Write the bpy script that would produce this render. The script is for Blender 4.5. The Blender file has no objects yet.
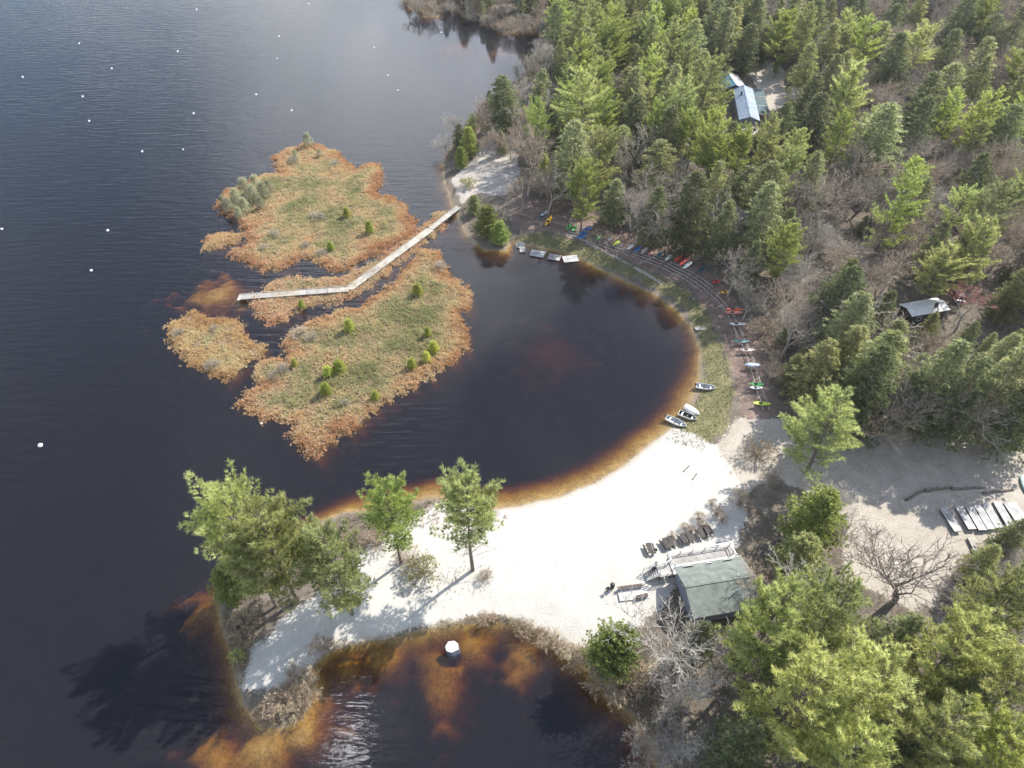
import bpy, math, random
import numpy as np
from mathutils import Vector, Matrix

SC = bpy.context.scene
COL = SC.collection
rnd = random.Random(11)
nrg = np.random.default_rng(5)
R = math.radians

# ------------------------------------------------------------------ camera
CAMH, F = 95.0, 683.0
PITCH = R(45)
cp, sp = math.cos(PITCH), math.sin(PITCH)
cam = bpy.data.cameras.new('camera')
cam.sensor_width = 36.0
cam.lens = F / 1024 * 36.0
cam.clip_start = 0.5
cam.clip_end = 5000
camo = bpy.data.objects.new('camera', cam)
camo.location = (0, 0, CAMH)
camo.rotation_euler = (R(45), 0, 0)
COL.objects.link(camo)
SC.camera = camo


def at(px, py, z=0.0):
    X = px - 512.0
    v = py - 384.0
    f = F * cp - v * sp
    d = F * sp + v * cp
    s = (CAMH - z) / d
    return (X * s, f * s)


def proj(x, y, z):
    d = y * cp - (z - CAMH) * sp
    u = y * sp + (z - CAMH) * cp
    return 512 + F * x / d, 384 - F * u / d


# ------------------------------------------------------------------ sun and sky
SUN_EL, SUN_AZ = R(42), R(50)          # azimuth measured from +Y towards +X
sd_ = Vector((math.sin(SUN_AZ) * math.cos(SUN_EL), math.cos(SUN_AZ) * math.cos(SUN_EL), math.sin(SUN_EL)))
sun = bpy.data.lights.new('sun', 'SUN')
sun.energy = 4.9
sun.angle = R(0.53)
sun.color = (1.0, 0.95, 0.87)
suno = bpy.data.objects.new('sun', sun)
suno.rotation_euler = sd_.to_track_quat('Z', 'Y').to_euler()
suno.location = (150, 150, 200)
COL.objects.link(suno)

W = bpy.data.worlds.new('World')
SC.world = W
W.use_nodes = True


def N(nt, t, **kw):
    n = nt.nodes.new(t)
    for k, v in kw.items():
        if k.startswith('i_'):
            n.inputs[k[2:].replace('_', ' ')].default_value = v
        else:
            setattr(n, k, v)
    return n


def ramp(nt, stops, fac=None, interp='LINEAR'):
    n = nt.nodes.new('ShaderNodeValToRGB')
    cr = n.color_ramp
    cr.interpolation = interp
    while len(cr.elements) > len(stops):
        cr.elements.remove(cr.elements[-1])
    while len(cr.elements) < len(stops):
        cr.elements.new(0.5)
    for e, (p, c) in zip(cr.elements, stops):
        e.position = p
        e.color = (*c, 1) if len(c) == 3 else c
    if fac is not None:
        nt.links.new(fac, n.inputs['Fac'])
    return n.outputs['Color']


def mixc(nt, fac, a, b, blend='MIX'):
    n = nt.nodes.new('ShaderNodeMix')
    n.data_type = 'RGBA'
    n.blend_type = blend
    for k, v in ((0, fac), (6, a), (7, b)):
        if hasattr(v, 'links') or hasattr(v, 'is_linked'):
            nt.links.new(v, n.inputs[k])
        elif k == 0:
            n.inputs[0].default_value = v
        else:
            n.inputs[k].default_value = (*v, 1) if len(v) == 3 else v
    return n.outputs[2]


def math_(nt, op, a, b=None, clamp=False):
    n = nt.nodes.new('ShaderNodeMath')
    n.operation = op
    n.use_clamp = clamp
    for i, v in enumerate((a, b)):
        if v is None:
            continue
        if isinstance(v, (int, float)):
            n.inputs[i].default_value = v
        else:
            nt.links.new(v, n.inputs[i])
    return n.outputs[0]


def noise(nt, vec, scale, detail=4.0, rough=0.55, dist=0.0):
    n = nt.nodes.new('ShaderNodeTexNoise')
    n.inputs['Scale'].default_value = scale
    n.inputs['Detail'].default_value = detail
    n.inputs['Roughness'].default_value = rough
    n.inputs['Distortion'].default_value = dist
    if vec is not None:
        nt.links.new(vec, n.inputs['Vector'])
    return n.outputs['Fac']


nt = W.node_tree
bg = nt.nodes['Background']
sky = N(nt, 'ShaderNodeTexSky', sky_type='NISHITA', sun_disc=False, sun_elevation=SUN_EL, sun_rotation=SUN_AZ)
sky.air_density = 1.0
sky.dust_density = 0.6
tc = N(nt, 'ShaderNodeTexCoord')
cn = noise(nt, tc.outputs['Generated'], 2.6, 6, 0.6, 0.3)
cm = ramp(nt, [(0.50, (0, 0, 0)), (0.66, (1, 1, 1))], cn)
vd = N(nt, 'ShaderNodeVectorMath', operation='DOT_PRODUCT')
nt.links.new(tc.outputs['Generated'], vd.inputs[0])
vd.inputs[1].default_value = Vector((-0.205, 0.289, 0.935)).normalized()
glint_spot = N(nt, 'ShaderNodeMapRange', interpolation_type='SMOOTHSTEP')  # over-bright spot added to the unseen sky, mirrored as the pond glint
glint_spot.inputs['From Min'].default_value = 0.9996
glint_spot.inputs['From Max'].default_value = 0.9999
nt.links.new(math_(nt, 'ADD', vd.outputs['Value'], math_(nt, 'MULTIPLY', math_(nt, 'SUBTRACT', noise(nt, tc.outputs['Generated'], 30, 3), 0.5), 0.0012)), glint_spot.inputs['Value'])
skc = mixc(nt, cm, sky.outputs['Color'], (9, 9.2, 9.6))
vd9 = N(nt, 'ShaderNodeVectorMath', operation='DOT_PRODUCT')
nt.links.new(tc.outputs['Generated'], vd9.inputs[0])
vd9.inputs[1].default_value = Vector((-.134, .881, .453)).normalized()
sheen_lobe = N(nt, 'ShaderNodeMapRange', interpolation_type='SMOOTHSTEP')  # soft cloud lobe added out of view, mirrored as sheen by the inlet
sheen_lobe.inputs['From Min'].default_value = .955
sheen_lobe.inputs['From Max'].default_value = .998
nt.links.new(math_(nt, 'ADD', vd9.outputs['Value'], math_(nt, 'MULTIPLY', math_(nt, 'SUBTRACT', noise(nt, tc.outputs['Generated'], 9, 4), 0.5), 0.05)), sheen_lobe.inputs['Value'])
skc = mixc(nt, math_(nt, 'MULTIPLY', sheen_lobe.outputs[0], .8), skc, (15, 15.5, 16.5))
skc = mixc(nt, glint_spot.outputs[0], skc, (120, 120, 120))
nt.links.new(skc, bg.inputs['Color'])
bg.inputs['Strength'].default_value = 0.13

SC.view_settings.view_transform = 'Standard'
SC.view_settings.look = 'None'
SC.view_settings.exposure = 1.0
SC.view_settings.gamma = 1.0
SC.cycles.max_bounces = 6
SC.cycles.diffuse_bounces = 3
SC.cycles.transparent_max_bounces = 12
SC.cycles.use_denoising = True
SC.render.use_persistent_data = False

# ------------------------------------------------------------------ shorelines, read in photograph pixels and laid out on the ground
P_MAIN = [(395, -60), (398, -20), (402, 4), (410, 11), (430, 19), (450, 13), (470, 19), (490, 28), (505, 34), (522, 33), (540, 36), (546, 44), (538, 56),
          (522, 76), (500, 96), (480, 112), (458, 135), (443, 165), (445, 185), (451, 200), (456, 212), (466, 232), (484, 250), (506, 251),
          (512, 241), (528, 244), (545, 248), (562, 252), (580, 258), (603, 271), (630, 283), (655, 295), (675, 309), (690, 325), (697, 342), (699, 362), (698, 386),
          (690, 406), (676, 425), (650, 445), (622, 468), (595, 484), (560, 498), (520, 507), (490, 510), (460, 502), (430, 498), (400, 505), (370, 511),
          (345, 512), (320, 521), (290, 536), (252, 556), (226, 580), (217, 600), (222, 625), (231, 650), (236, 680), (243, 705), (262, 728), (285, 728), (302, 715),
          (312, 700), (316, 683), (312, 668), (330, 652), (360, 643), (400, 637), (430, 630), (470, 622), (500, 622), (525, 628), (545, 640), (560, 650), (585, 668),
          (602, 690), (622, 705), (640, 722), (652, 745), (658, 770), (662, 860), (1500, 860), (2600, 300), (2600, -215), (395, -215)]
P_ISL = {
    'north': [(275, 155), (290, 149), (310, 143), (335, 151), (347, 163), (355, 170), (372, 163), (382, 171), (380, 185), (378, 195), (392, 197), (405, 205), (413, 218),
              (415, 230), (405, 240), (385, 248), (368, 257), (352, 266), (335, 272), (321, 265), (310, 258), (295, 262), (278, 270), (262, 268), (245, 260), (230, 255),
              (232, 250), (246, 247), (251, 240), (249, 231), (240, 222), (225, 214), (216, 207), (222, 196), (240, 186), (262, 176), (280, 174), (275, 165)],
    'speck': [(206, 240), (215, 236), (232, 235), (243, 236), (236, 243), (222, 248), (208, 250)],
    'strip': [(250, 300), (268, 289), (285, 280), (310, 279), (340, 279), (365, 268), (395, 248), (420, 231), (433, 220), (446, 212), (442, 226), (426, 240), (402, 260),
              (377, 281), (356, 295), (331, 303), (302, 309), (286, 320), (269, 326), (257, 316)],
    'south': [(421, 250), (440, 255), (447, 268), (453, 280), (468, 291), (470, 305), (457, 315), (468, 328), (468, 345), (455, 360), (440, 370), (415, 385), (390, 400),
              (375, 412), (350, 428), (330, 442), (320, 457), (305, 452), (295, 440), (293, 422), (270, 418), (252, 412), (240, 402), (248, 392), (263, 386), (255, 375),
              (258, 365), (270, 360), (284, 362), (291, 355), (283, 345), (295, 330), (311, 320), (332, 315), (358, 309), (378, 296), (398, 279), (412, 263)],
    'west': [(168, 335), (172, 322), (190, 312), (205, 316), (225, 318), (238, 322), (242, 335), (252, 342), (262, 350), (255, 358), (240, 368), (225, 381), (210, 375),
             (195, 365), (178, 352)]}


def wpoly(p):
    return np.array([at(x, y) for x, y in p])


def roughen(poly, amp, seed, step=2.0):
    g = np.random.default_rng(seed)
    out = []
    n = len(poly)
    for i in range(n):
        a, b = poly[i], poly[(i + 1) % n]
        L = np.hypot(*(b - a))
        k = max(1, min(60, int(L / step)))
        for j in range(k):
            p = a + (b - a) * j / k
            out.append(p + g.normal(0, amp, 2) * (1 if j else 0.3))
    return np.array(out)


def sdist(P, poly):
    """signed distance, positive inside"""
    P = np.asarray(P, float)
    out = np.empty(len(P))
    A = poly
    B = np.roll(poly, -1, 0)
    E = B - A
    ee = (E ** 2).sum(1) + 1e-9
    for s in range(0, len(P), 20000):
        Q = P[s:s + 20000]
        d = Q[:, None, :] - A[None]
        t = np.clip((d * E).sum(2) / ee, 0, 1)
        r = d - t[..., None] * E
        m = np.sqrt((r ** 2).sum(2).min(1))
        cond = ((A[None, :, 1] > Q[:, None, 1]) != (B[None, :, 1] > Q[:, None, 1]))
        xi = E[None, :, 0] * (Q[:, None, 1] - A[None, :, 1]) / np.where(np.abs(E[None, :, 1]) < 1e-9, 1e-9, E[None, :, 1]) + A[None, :, 0]
        ins = (cond & (Q[:, None, 0] < xi)).sum(1) % 2 == 1
        out[s:s + 20000] = np.where(ins, m, -m)
    return out


W_MAIN = roughen(wpoly(P_MAIN), 0.22, 3, 3.0)
W_ISL = {k: roughen(wpoly(v), 0.62, 7 + i, 1.1) for i, (k, v) in enumerate(P_ISL.items())}
BEACH_PTS = [at(*p) for p in [(500, 510), (530, 506), (560, 498), (595, 484), (622, 468), (650, 445), (676, 425), (692, 400), (440, 500), (390, 507)]]
SHOALS = [(216, 294, 8, .22), (240, 300, 4, .2), (440, 690, 4.0, .8), (432, 660, 4.0, .75), (470, 640, 4.5, .5), (380, 655, 4.5, .4), (345, 668, 4.0, .5), (262, 748, 6.0, .22), (300, 735, 4.0, .2),
          (215, 760, 5, .6), (525, 655, 4, .5), (205, 610, 3.5, .4), (548, 345, 10, 1.95), (330, 530, 5, .7), (455, 45, 14, .9), (500, 50, 10, .8)]
SHOALS = [(*at(a, b), r, d) for a, b, r, d in SHOALS]


def vnoise(x, y, s, seed=0):
    """cheap smooth noise"""
    g = np.random.default_rng(seed)
    o = 0
    for k in range(5):
        a = g.uniform(0, 6.28)
        f = s * (0.6 + 0.35 * k)
        o = o + np.sin((x * np.cos(a) + y * np.sin(a)) * f + g.uniform(0, 6.28) + 1.3 * np.sin((x * np.sin(a) - y * np.cos(a)) * f * .7 + k))
    return o / 5


def heights(P):
    P = np.asarray(P, float).reshape(-1, 2)
    x, y = P[:, 0], P[:, 1]
    sm = sdist(P, W_MAIN)
    si = np.full(len(P), -1e9)
    for w in W_ISL.values():
        si = np.maximum(si, sdist(P, w))
    bw = np.zeros(len(P))
    for bx_, by_ in BEACH_PTS:
        bw = np.maximum(bw, np.exp(-((x - bx_) ** 2 + (y - by_) ** 2) / (2 * 6.5 ** 2)))
    slope = 0.55 * (1 - bw) + 0.095 * bw
    ix, iy = at(475, 25)
    slope = slope + 1.3 * np.exp(-((x - ix) ** 2 + (y - iy) ** 2) / (2 * 38.0 ** 2))
    dm = -sm
    bed_m = -(slope * dm + 0.02 * np.maximum(dm, 0) ** 2)
    bed_i = -(1.5 * (-si) + 0.7)
    bed = np.maximum(np.maximum(bed_m, bed_i), -5.5)
    for ax, ay, r, d in SHOALS:
        rr = ((x - ax) ** 2 + (y - ay) ** 2) / r ** 2
        rr = rr * np.maximum(.25, 1 + 1.1 * vnoise(x, y, .55, 9) + .8 * vnoise(x, y, 1.5, 19))
        bed = np.maximum(bed, -d - 1.9 * rr - .25 * np.abs(vnoise(x, y, 2.1, 29)))
    bed = np.minimum(bed, -0.02)
    land = np.minimum(0.14 * sm, 0.75) + np.clip((sm - 6) * 0.05, 0, 2.2) + np.clip(sm / 15, 0, 1) * 0.12 * vnoise(x, y, .35, 2)
    isl = np.minimum(0.5 * si, 0.32) + 0.13 * vnoise(x, y, 1.2, 5) * np.clip(si, 0, 1) + .08 * vnoise(x, y, 3.1, 15) * np.clip(si, 0, 1)
    h = np.where(sm > 0, land, bed)
    h = np.where((si > 0) & (sm <= 0), isl, h)
    return h, sm, si


def gz(x, y):
    return float(heights([(x, y)])[0][0])


def gat(px, py, dz=0.0):
    z = 0.5
    for _ in range(4):
        x, y = at(px, py, z + dz)
        z = gz(x, y)
    return Vector((x, y, z))


# ------------------------------------------------------------------ mesh helpers
def mesh_np(name, V, Fc, tint=None):
    me = bpy.data.meshes.new(name)
    V = np.asarray(V, np.float32)
    Fc = np.asarray(Fc, np.int32)
    n, k = Fc.shape
    me.vertices.add(len(V))
    me.vertices.foreach_set('co', V.ravel())
    me.loops.add(n * k)
    me.loops.foreach_set('vertex_index', Fc.ravel())
    me.polygons.add(n)
    me.polygons.foreach_set('loop_start', np.arange(0, n * k, k, dtype=np.int32))
    me.polygons.foreach_set('loop_total', np.full(n, k, np.int32))
    if tint is not None:
        a = me.attributes.new('tint', 'FLOAT', 'POINT')
        a.data.foreach_set('value', np.asarray(tint, np.float32))
    me.update(calc_edges=True)
    return me


class MB:
    """collects boxes, bars, tubes, sheets -> one mesh"""
    def __init__(s):
        s.v, s.f, s.sm = [], [], []

    def add(s, vs, fs, smooth=False):
        o = len(s.v)
        s.v += [tuple(v) for v in vs]
        s.f += [tuple(i + o for i in f) for f in fs]
        s.sm += [smooth] * len(fs)

    def box(s, c, size, rz=0.0, M=None, bev=0.0):
        x, y, z = (q / 2 for q in size)
        if bev:
            b = bev
            vs = []
            for (zz, k) in ((-z, b), (-z + b, 0), (z - b, 0), (z, b)):
                vs += [(-x + k, -y + k, zz), (x - k, -y + k, zz), (x - k, y - k, zz), (-x + k, y - k, zz)]
            fs = [(3, 2, 1, 0), (12, 13, 14, 15)]
            for r in range(3):
                for q in range(4):
                    fs.append((r * 4 + q, r * 4 + (q + 1) % 4, r * 4 + 4 + (q + 1) % 4, r * 4 + 4 + q))
        else:
            vs = [(-x, -y, -z), (x, -y, -z), (x, y, -z), (-x, y, -z), (-x, -y, z), (x, -y, z), (x, y, z), (-x, y, z)]
            fs = [(3, 2, 1, 0), (4, 5, 6, 7), (0, 1, 5, 4), (1, 2, 6, 5), (2, 3, 7, 6), (3, 0, 4, 7)]
        T = Matrix.Translation(Vector(c)) @ Matrix.Rotation(rz, 4, 'Z')
        if M is not None:
            T = M @ T
        s.add([T @ Vector(v) for v in vs], fs)

    def tube(s, a, b, r0, r1=None, n=6, cap=True):
        r1 = r0 if r1 is None else r1
        a, b = Vector(a), Vector(b)
        d = (b - a).normalized()
        u = d.orthogonal().normalized()
        w = d.cross(u)
        vs = []
        for p, r in ((a, r0), (b, r1)):
            for i in range(n):
                t = 2 * math.pi * i / n
                vs.append(p + (u * math.cos(t) + w * math.sin(t)) * r)
        fs = [(i, (i + 1) % n, n + (i + 1) % n, n + i) for i in range(n)]
        if cap:
            fs += [tuple(range(n - 1, -1, -1)), tuple(range(n, 2 * n))]
        s.add(vs, fs, True)

    def bar(s, a, b, w, h):
        """rectangular bar from a to b"""
        a, b = Vector(a), Vector(b)
        d = b - a
        L = d.length
        M = Matrix.Translation((a + b) / 2) @ d.to_track_quat('X', 'Z').to_matrix().to_4x4()
        s.box((0, 0, 0), (L, w, h), 0, M)

    def build(s, name, mat, parent=None):
        me = bpy.data.meshes.new(name)
        me.from_pydata(s.v, [], s.f)
        me.polygons.foreach_set('use_smooth', s.sm)
        me.update()
        return link(name, me, mat, parent)


def link(name, me, mat=None, parent=None):
    o = bpy.data.objects.new(name, me)
    if mat is not None and not me.materials:
        me.materials.append(mat)
    COL.objects.link(o)
    if parent is not None:
        o.parent = parent
    return o


def tag(o, label=None, cat=None, group=None, kind=None):
    if label:
        o['label'] = label
    if cat:
        o['category'] = cat
    if group:
        o['group'] = group
    if kind:
        o['kind'] = kind
    return o


def thing(name, label, cat, loc=(0, 0, 0), rz=0.0, group=None):
    o = bpy.data.objects.new(name, None)
    o.empty_display_size = 0.3
    COL.objects.link(o)
    o.location = loc
    o.rotation_euler = (0, 0, rz)
    return tag(o, label, cat, group)


# ------------------------------------------------------------------ materials
def mat(name):
    m = bpy.data.materials.new(name)
    m.use_nodes = True
    return m, m.node_tree, m.node_tree.nodes['Principled BSDF']


def surf(name, col, rough=0.6, var=0.18, scale=6.0, metal=0.0, spec=0.5, bump=0.0):
    """procedural surface: colour broken up by two noises"""
    m, t, b = mat(name)
    tcn = N(t, 'ShaderNodeTexCoord')
    n1 = noise(t, tcn.outputs['Object'], scale, 5)
    n2 = noise(t, tcn.outputs['Object'], scale * .23, 3)
    f = math_(t, 'ADD', math_(t, 'MULTIPLY', n1, .6), math_(t, 'MULTIPLY', n2, .4))
    lo = tuple(c * (1 - var * 1.6) for c in col)
    hi = tuple(min(1, c * (1 + var * 1.2)) for c in col)
    t.links.new(ramp(t, [(0.3, lo), (0.7, hi)], f), b.inputs['Base Color'])
    b.inputs['Roughness'].default_value = rough
    b.inputs['Metallic'].default_value = metal
    b.inputs['Specular IOR Level'].default_value = spec
    if bump:
        bp = N(t, 'ShaderNodeBump', i_Strength=0.6, i_Distance=bump)
        t.links.new(n1, bp.inputs['Height'])
        t.links.new(bp.outputs[0], b.inputs['Normal'])
    return m


def foliage(name, stops, transl=0.28, objvar=0.25):
    m, t, b = mat(name)
    at_ = N(t, 'ShaderNodeAttribute', attribute_name='tint')
    oi = N(t, 'ShaderNodeObjectInfo')
    c = ramp(t, stops, at_.outputs['Fac'])
    hsv = N(t, 'ShaderNodeHueSaturation')
    t.links.new(c, hsv.inputs['Color'])
    mr = N(t, 'ShaderNodeMapRange')
    mr.inputs['To Min'].default_value = 1 - objvar
    mr.inputs['To Max'].default_value = 1 + objvar
    t.links.new(oi.outputs['Random'], mr.inputs['Value'])
    t.links.new(mr.outputs[0], hsv.inputs['Value'])
    mr2 = N(t, 'ShaderNodeMapRange')
    mr2.inputs['To Min'].default_value = 0.495
    mr2.inputs['To Max'].default_value = 0.525
    t.links.new(math_(t, 'FRACT', math_(t, 'MULTIPLY', oi.outputs['Random'], 7.31)), mr2.inputs['Value'])
    t.links.new(mr2.outputs[0], hsv.inputs['Hue'])
    t.links.new(hsv.outputs[0], b.inputs['Base Color'])
    b.inputs['Roughness'].default_value = 0.55
    b.inputs['Specular IOR Level'].default_value = 0.3
    tr = N(t, 'ShaderNodeBsdfTranslucent')
    t.links.new(mixc(t, 1.0, hsv.outputs[0], (1.45, 1.45, 1.0), 'MULTIPLY'), tr.inputs['Color'])
    mx = N(t, 'ShaderNodeMixShader')
    mx.inputs[0].default_value = transl
    t.links.new(b.outputs[0], mx.inputs[1])
    t.links.new(tr.outputs[0], mx.inputs[2])
    t.links.new(mx.outputs[0], t.nodes['Material Output'].inputs['Surface'])
    return m


M = {}
M['pine_pale'] = foliage('pine needles pale', [(0, (.195, .21, .095)), (.55, (.35, .365, .175)), (1, (.47, .475, .26))], .48)
M['pine_palest'] = foliage('pine needles palest', [(0, (.23, .245, .095)), (.55, (.405, .42, .185)), (1, (.52, .525, .28))], .52)  # palest pine foliage, same tone range over the whole crown
M['pine_bright'] = foliage('pine needles yellow green', [(0, (.19, .215, .065)), (.55, (.34, .37, .125)), (1, (.46, .475, .20))], .48)
M['hem_dark'] = foliage('hemlock needles dark', [(0, (.10, .115, .055)), (.6, (.185, .205, .105)), (1, (.27, .28, .16))], .4)
M['hem_sage'] = foliage('hemlock needles sage', [(0, (.165, .175, .095)), (.6, (.30, .31, .18)), (1, (.39, .395, .25))], .46)
M['hem_yellow'] = foliage('hemlock needles olive', [(0, (.165, .17, .075)), (.6, (.30, .30, .15)), (1, (.40, .395, .21))], .44)
M['cedar'] = foliage('dense cedar sprays', [(0, (.15, .17, .055)), (.6, (.285, .31, .105)), (1, (.40, .415, .16))], .48)
M['tamarack'] = foliage('tamarack twigs', [(0, (.24, .235, .165)), (1, (.42, .41, .30))], .35)
M['young_green'] = foliage('young needles', [(0, (.30, .33, .08)), (1, (.52, .52, .16))], .45)
M['dwarf_grey'] = foliage('dead shrub twigs', [(0, (.25, .22, .17)), (1, (.42, .38, .31))], .05)
M['red_buds'] = foliage('red maple buds', [(0, (.42, .19, .16)), (1, (.58, .32, .28))], .2)
M['brush_brown'] = foliage('brown brush', [(0, (.20, .14, .10)), (.5, (.34, .25, .18)), (1, (.46, .37, .27))], .15)
M['bark'] = surf('conifer bark', (.16, .13, .105), .9, .35, 3, bump=.03)
M['bark_grey'] = surf('grey bark', (.345, .30, .25), .85, .28, 3)
M['bark_tan'] = surf('tan twigs', (.38, .305, .235), .85, .25, 3)
M['bark_white'] = surf('birch bark', (.42, .385, .34), .8, .25, 3)
M['bark_dark'] = surf('oak bark', (.22, .185, .16), .9, .3, 3)
M['sedge'] = foliage('bog sedge', [(0, (.45, .25, .16)), (.28, (.565, .375, .25)), (.55, (.56, .445, .31)), (.78, (.43, .385, .24)), (1, (.30, .295, .165))], .25, 0)
M['understory'] = foliage('understory twigs', [(0, (.16, .12, .09)), (.5, (.25, .21, .17)), (.8, (.33, .29, .24)), (1, (.15, .16, .07))], .05, 0)
M['shore_grass'] = foliage('shore grass', [(0, (.08, .085, .04)), (.5, (.15, .145, .07)), (.8, (.26, .225, .135)), (1, (.14, .155, .06))], .15, 0)
M['deck_wood'] = surf('weathered pale planks', (.355, .33, .285), .8, .24, 1.1)
M['deck_grey'] = surf('weathered grey and porch shade planks', (.29, .275, .255), .8, .26, 1.4)
M['float_white'] = surf('white dock boards', (.345, .34, .33), .7, .34, 1.3)
M['wood_brown'] = surf('brown stained wood', (.045, .036, .031), .75, .25, 5)
M['wood_dark'] = surf('dark wet timber', (.085, .065, .055), .8, .25, 5)
M['log'] = surf('peeled log rail', (.36, .34, .31), .85, .2, 4)
M['roof_green'] = surf('grey green shingles', (.145, .165, .148), .85, .26, 1.1, bump=.01)
M['wall_blue'] = surf('grey blue clapboard', (.20, .22, .27), .75, .12, 2)
M['white_paint'] = surf('white paint', (.56, .555, .54), .5, .06, 3)
M['roof_metal'] = surf('blue grey metal roof', (.19, .24, .31), .45, .25, .5, metal=.2)
M['roof_sky_tint'] = surf('metal roof tinted by sky reflection', (.10, .23, .30), .45, .1, .8, metal=.2)  # blue sky reflection put into the colour of this roof side
M['roof_pale'] = surf('pale shingles', (.38, .375, .38), .8, .2, .8)
M['roof_awning'] = surf('dark teal canvas', (.02, .06, .07), .7, .15, 1.5)
M['concrete'] = surf('pale concrete', (.43, .425, .41), .85, .08, 1.5)
M['roof_white'] = surf('white sheet roof', (.66, .65, .62), .6, .1, 1.2)
M['glass'] = surf('dark window glass', (.03, .035, .045), .08, .1, 1)
M['rubber'] = surf('tyre rubber', (.03, .03, .03), .85, .1, 4)
M['alu'] = surf('dull aluminium', (.55, .57, .60), .38, .1, 3, metal=.6)
M['hull_white'] = surf('white gelcoat', (.72, .71, .68), .35, .06, 2)
M['hull_grey'] = surf('boat interior grey', (.36, .39, .42), .6, .12, 3)
M['black'] = surf('black plastic', (.02, .02, .023), .5, .1, 3)
for nm, c in dict(yellow=(.72, .42, .02), blue=(.015, .19, .55), red=(.55, .03, .025), orange=(.68, .13, .06), teal=(.02, .12, .15), pinkgrey=(.55, .45, .42), paleblue=(.45, .55, .66),
                  green=(.05, .42, .08), lime=(.50, .62, .03), white=(.72, .72, .70), palered=(.58, .22, .17)).items():
    M['k_' + nm] = surf(nm + ' kayak plastic', c, .38, .08, 2)
M['rock'] = surf('pale boulder top', (.62, .60, .57), .9, .15, 2.2, bump=.05)
M['rock_side'] = surf('grey rock and boulder shade', (.075, .08, .10), .9, .25, 1.8, bump=.08)  # dark blue-grey carries the shade of the boulder's front
M['car_blue'] = surf('blue car paint', (.05, .10, .20), .25, .06, 1)
M['tarp'] = surf('pale teal hull', (.35, .52, .50), .5, .08, 1)
M['foam'] = surf('white float plastic', (.82, .82, .80), .4, .04, 5)

# ------------------------------------------------------------------ ground
def axis(lo, a, b, hi, d, g=1.10):
    mid = list(np.arange(a, b + .01, d))
    up, s = [], d
    x = b
    while x < hi:
        s *= g
        x += s
        up.append(x)
    dn, s, x = [], d, a
    while x > lo:
        s *= g
        x -= s
        dn.append(x)
    return np.array(dn[::-1] + mid + up)


xs = axis(-900, -112, 185, 1000, 0.62)
ys = axis(-60, 16, 215, 1500, 0.62)
GX, GY = np.meshgrid(xs, ys)
PG = np.stack([GX.ravel(), GY.ravel()], 1)
hg, smg, sig = heights(PG)
nx, ny = len(xs), len(ys)
idx = np.arange(nx * ny).reshape(ny, nx)
FG = np.stack([idx[:-1, :-1].ravel(), idx[:-1, 1:].ravel(), idx[1:, 1:].ravel(), idx[1:, :-1].ravel()], 1)
gme = mesh_np('ground', np.column_stack([PG, hg]), FG)
gme.polygons.foreach_set('use_smooth', np.ones(len(FG), bool))

Z_SAND = [(455, 490), (520, 500), (595, 480), (650, 440), (668, 425), (690, 436), (712, 448), (728, 470), (745, 500), (742, 530), (735, 552), (690, 560), (675, 580), (660, 615), (618, 640), (585, 652), (560, 645),
          (545, 634), (500, 616), (450, 620), (400, 634), (352, 643), (318, 660), (280, 690), (255, 693), (240, 690), (250, 655), (285, 620), (330, 590), (360, 560), (400, 522), (430, 508)]
Z_GRASS = [(515, 236), (560, 236), (600, 252), (640, 270), (680, 288), (706, 315), (722, 350), (733, 390), (728, 430), (700, 455), (664, 440), (690, 412), (705, 385), (700, 340), (680, 305), (640, 280), (585, 262), (520, 256)]
Z_LOT = [(735, 420), (800, 425), (860, 432), (940, 440), (1030, 430), (1200, 440), (1200, 560), (1030, 545), (960, 560), (935, 600), (905, 618), (870, 600), (838, 585), (842, 540), (830, 510), (770, 480), (742, 500), (715, 450)]
Z_LITTER = [(510, 200), (560, 208), (640, 235), (690, 262), (730, 295), (760, 350), (775, 420), (745, 430), (722, 340), (690, 290), (640, 270), (560, 238), (515, 228)]
Z_PALE = [(452, 180), (475, 160), (488, 135), (515, 140), (520, 180), (505, 200), (478, 196), (462, 205)]
Z_CAB = [(738, 68), (772, 70), (790, 88), (792, 108), (768, 122), (752, 90)]
Z_CAR = [(880, 262), (960, 250), (975, 300), (930, 335), (890, 320)]
Z_PATH = [(556, 235), (575, 240), (600, 253), (640, 274), (662, 287), (663, 285), (640, 271.5), (600, 250.5), (575, 237.5)]


def zone(px, soft, noise_amp=.8, seed=1):
    d = sdist(PG, wpoly(px))
    d = d + noise_amp * vnoise(PG[:, 0], PG[:, 1], .9, seed) + .5 * noise_amp * vnoise(PG[:, 0], PG[:, 1], 2.6, seed + 1)
    return np.clip(d / soft + .5, 0, 1)


def cattr(me, name, a, b, c):
    at_ = me.color_attributes.new(name, 'FLOAT_COLOR', 'POINT')
    arr = np.column_stack([a, b, c, np.ones(len(a))]).astype(np.float32)
    at_.data.foreach_set('color', arr.ravel())


z_sand = zone(Z_SAND, 3.2, 1.0)
z_grass = zone(Z_GRASS, 4.0, 1.4)
z_lot = np.maximum(zone(Z_LOT, 2.5), zone(Z_CAB, 3.0))
z_bog = np.clip(sig / 1.0 + 1.0, 0, 1) * (smg < 0)
z_litter = zone(Z_LITTER, 2.0)
z_pale = np.maximum(zone(Z_PALE, 2.5), zone(Z_PATH, .8, .25))
cattr(gme, 'zone_a', z_sand, z_grass, z_lot)
cattr(gme, 'zone_b', z_bog, z_litter, z_pale)

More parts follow.
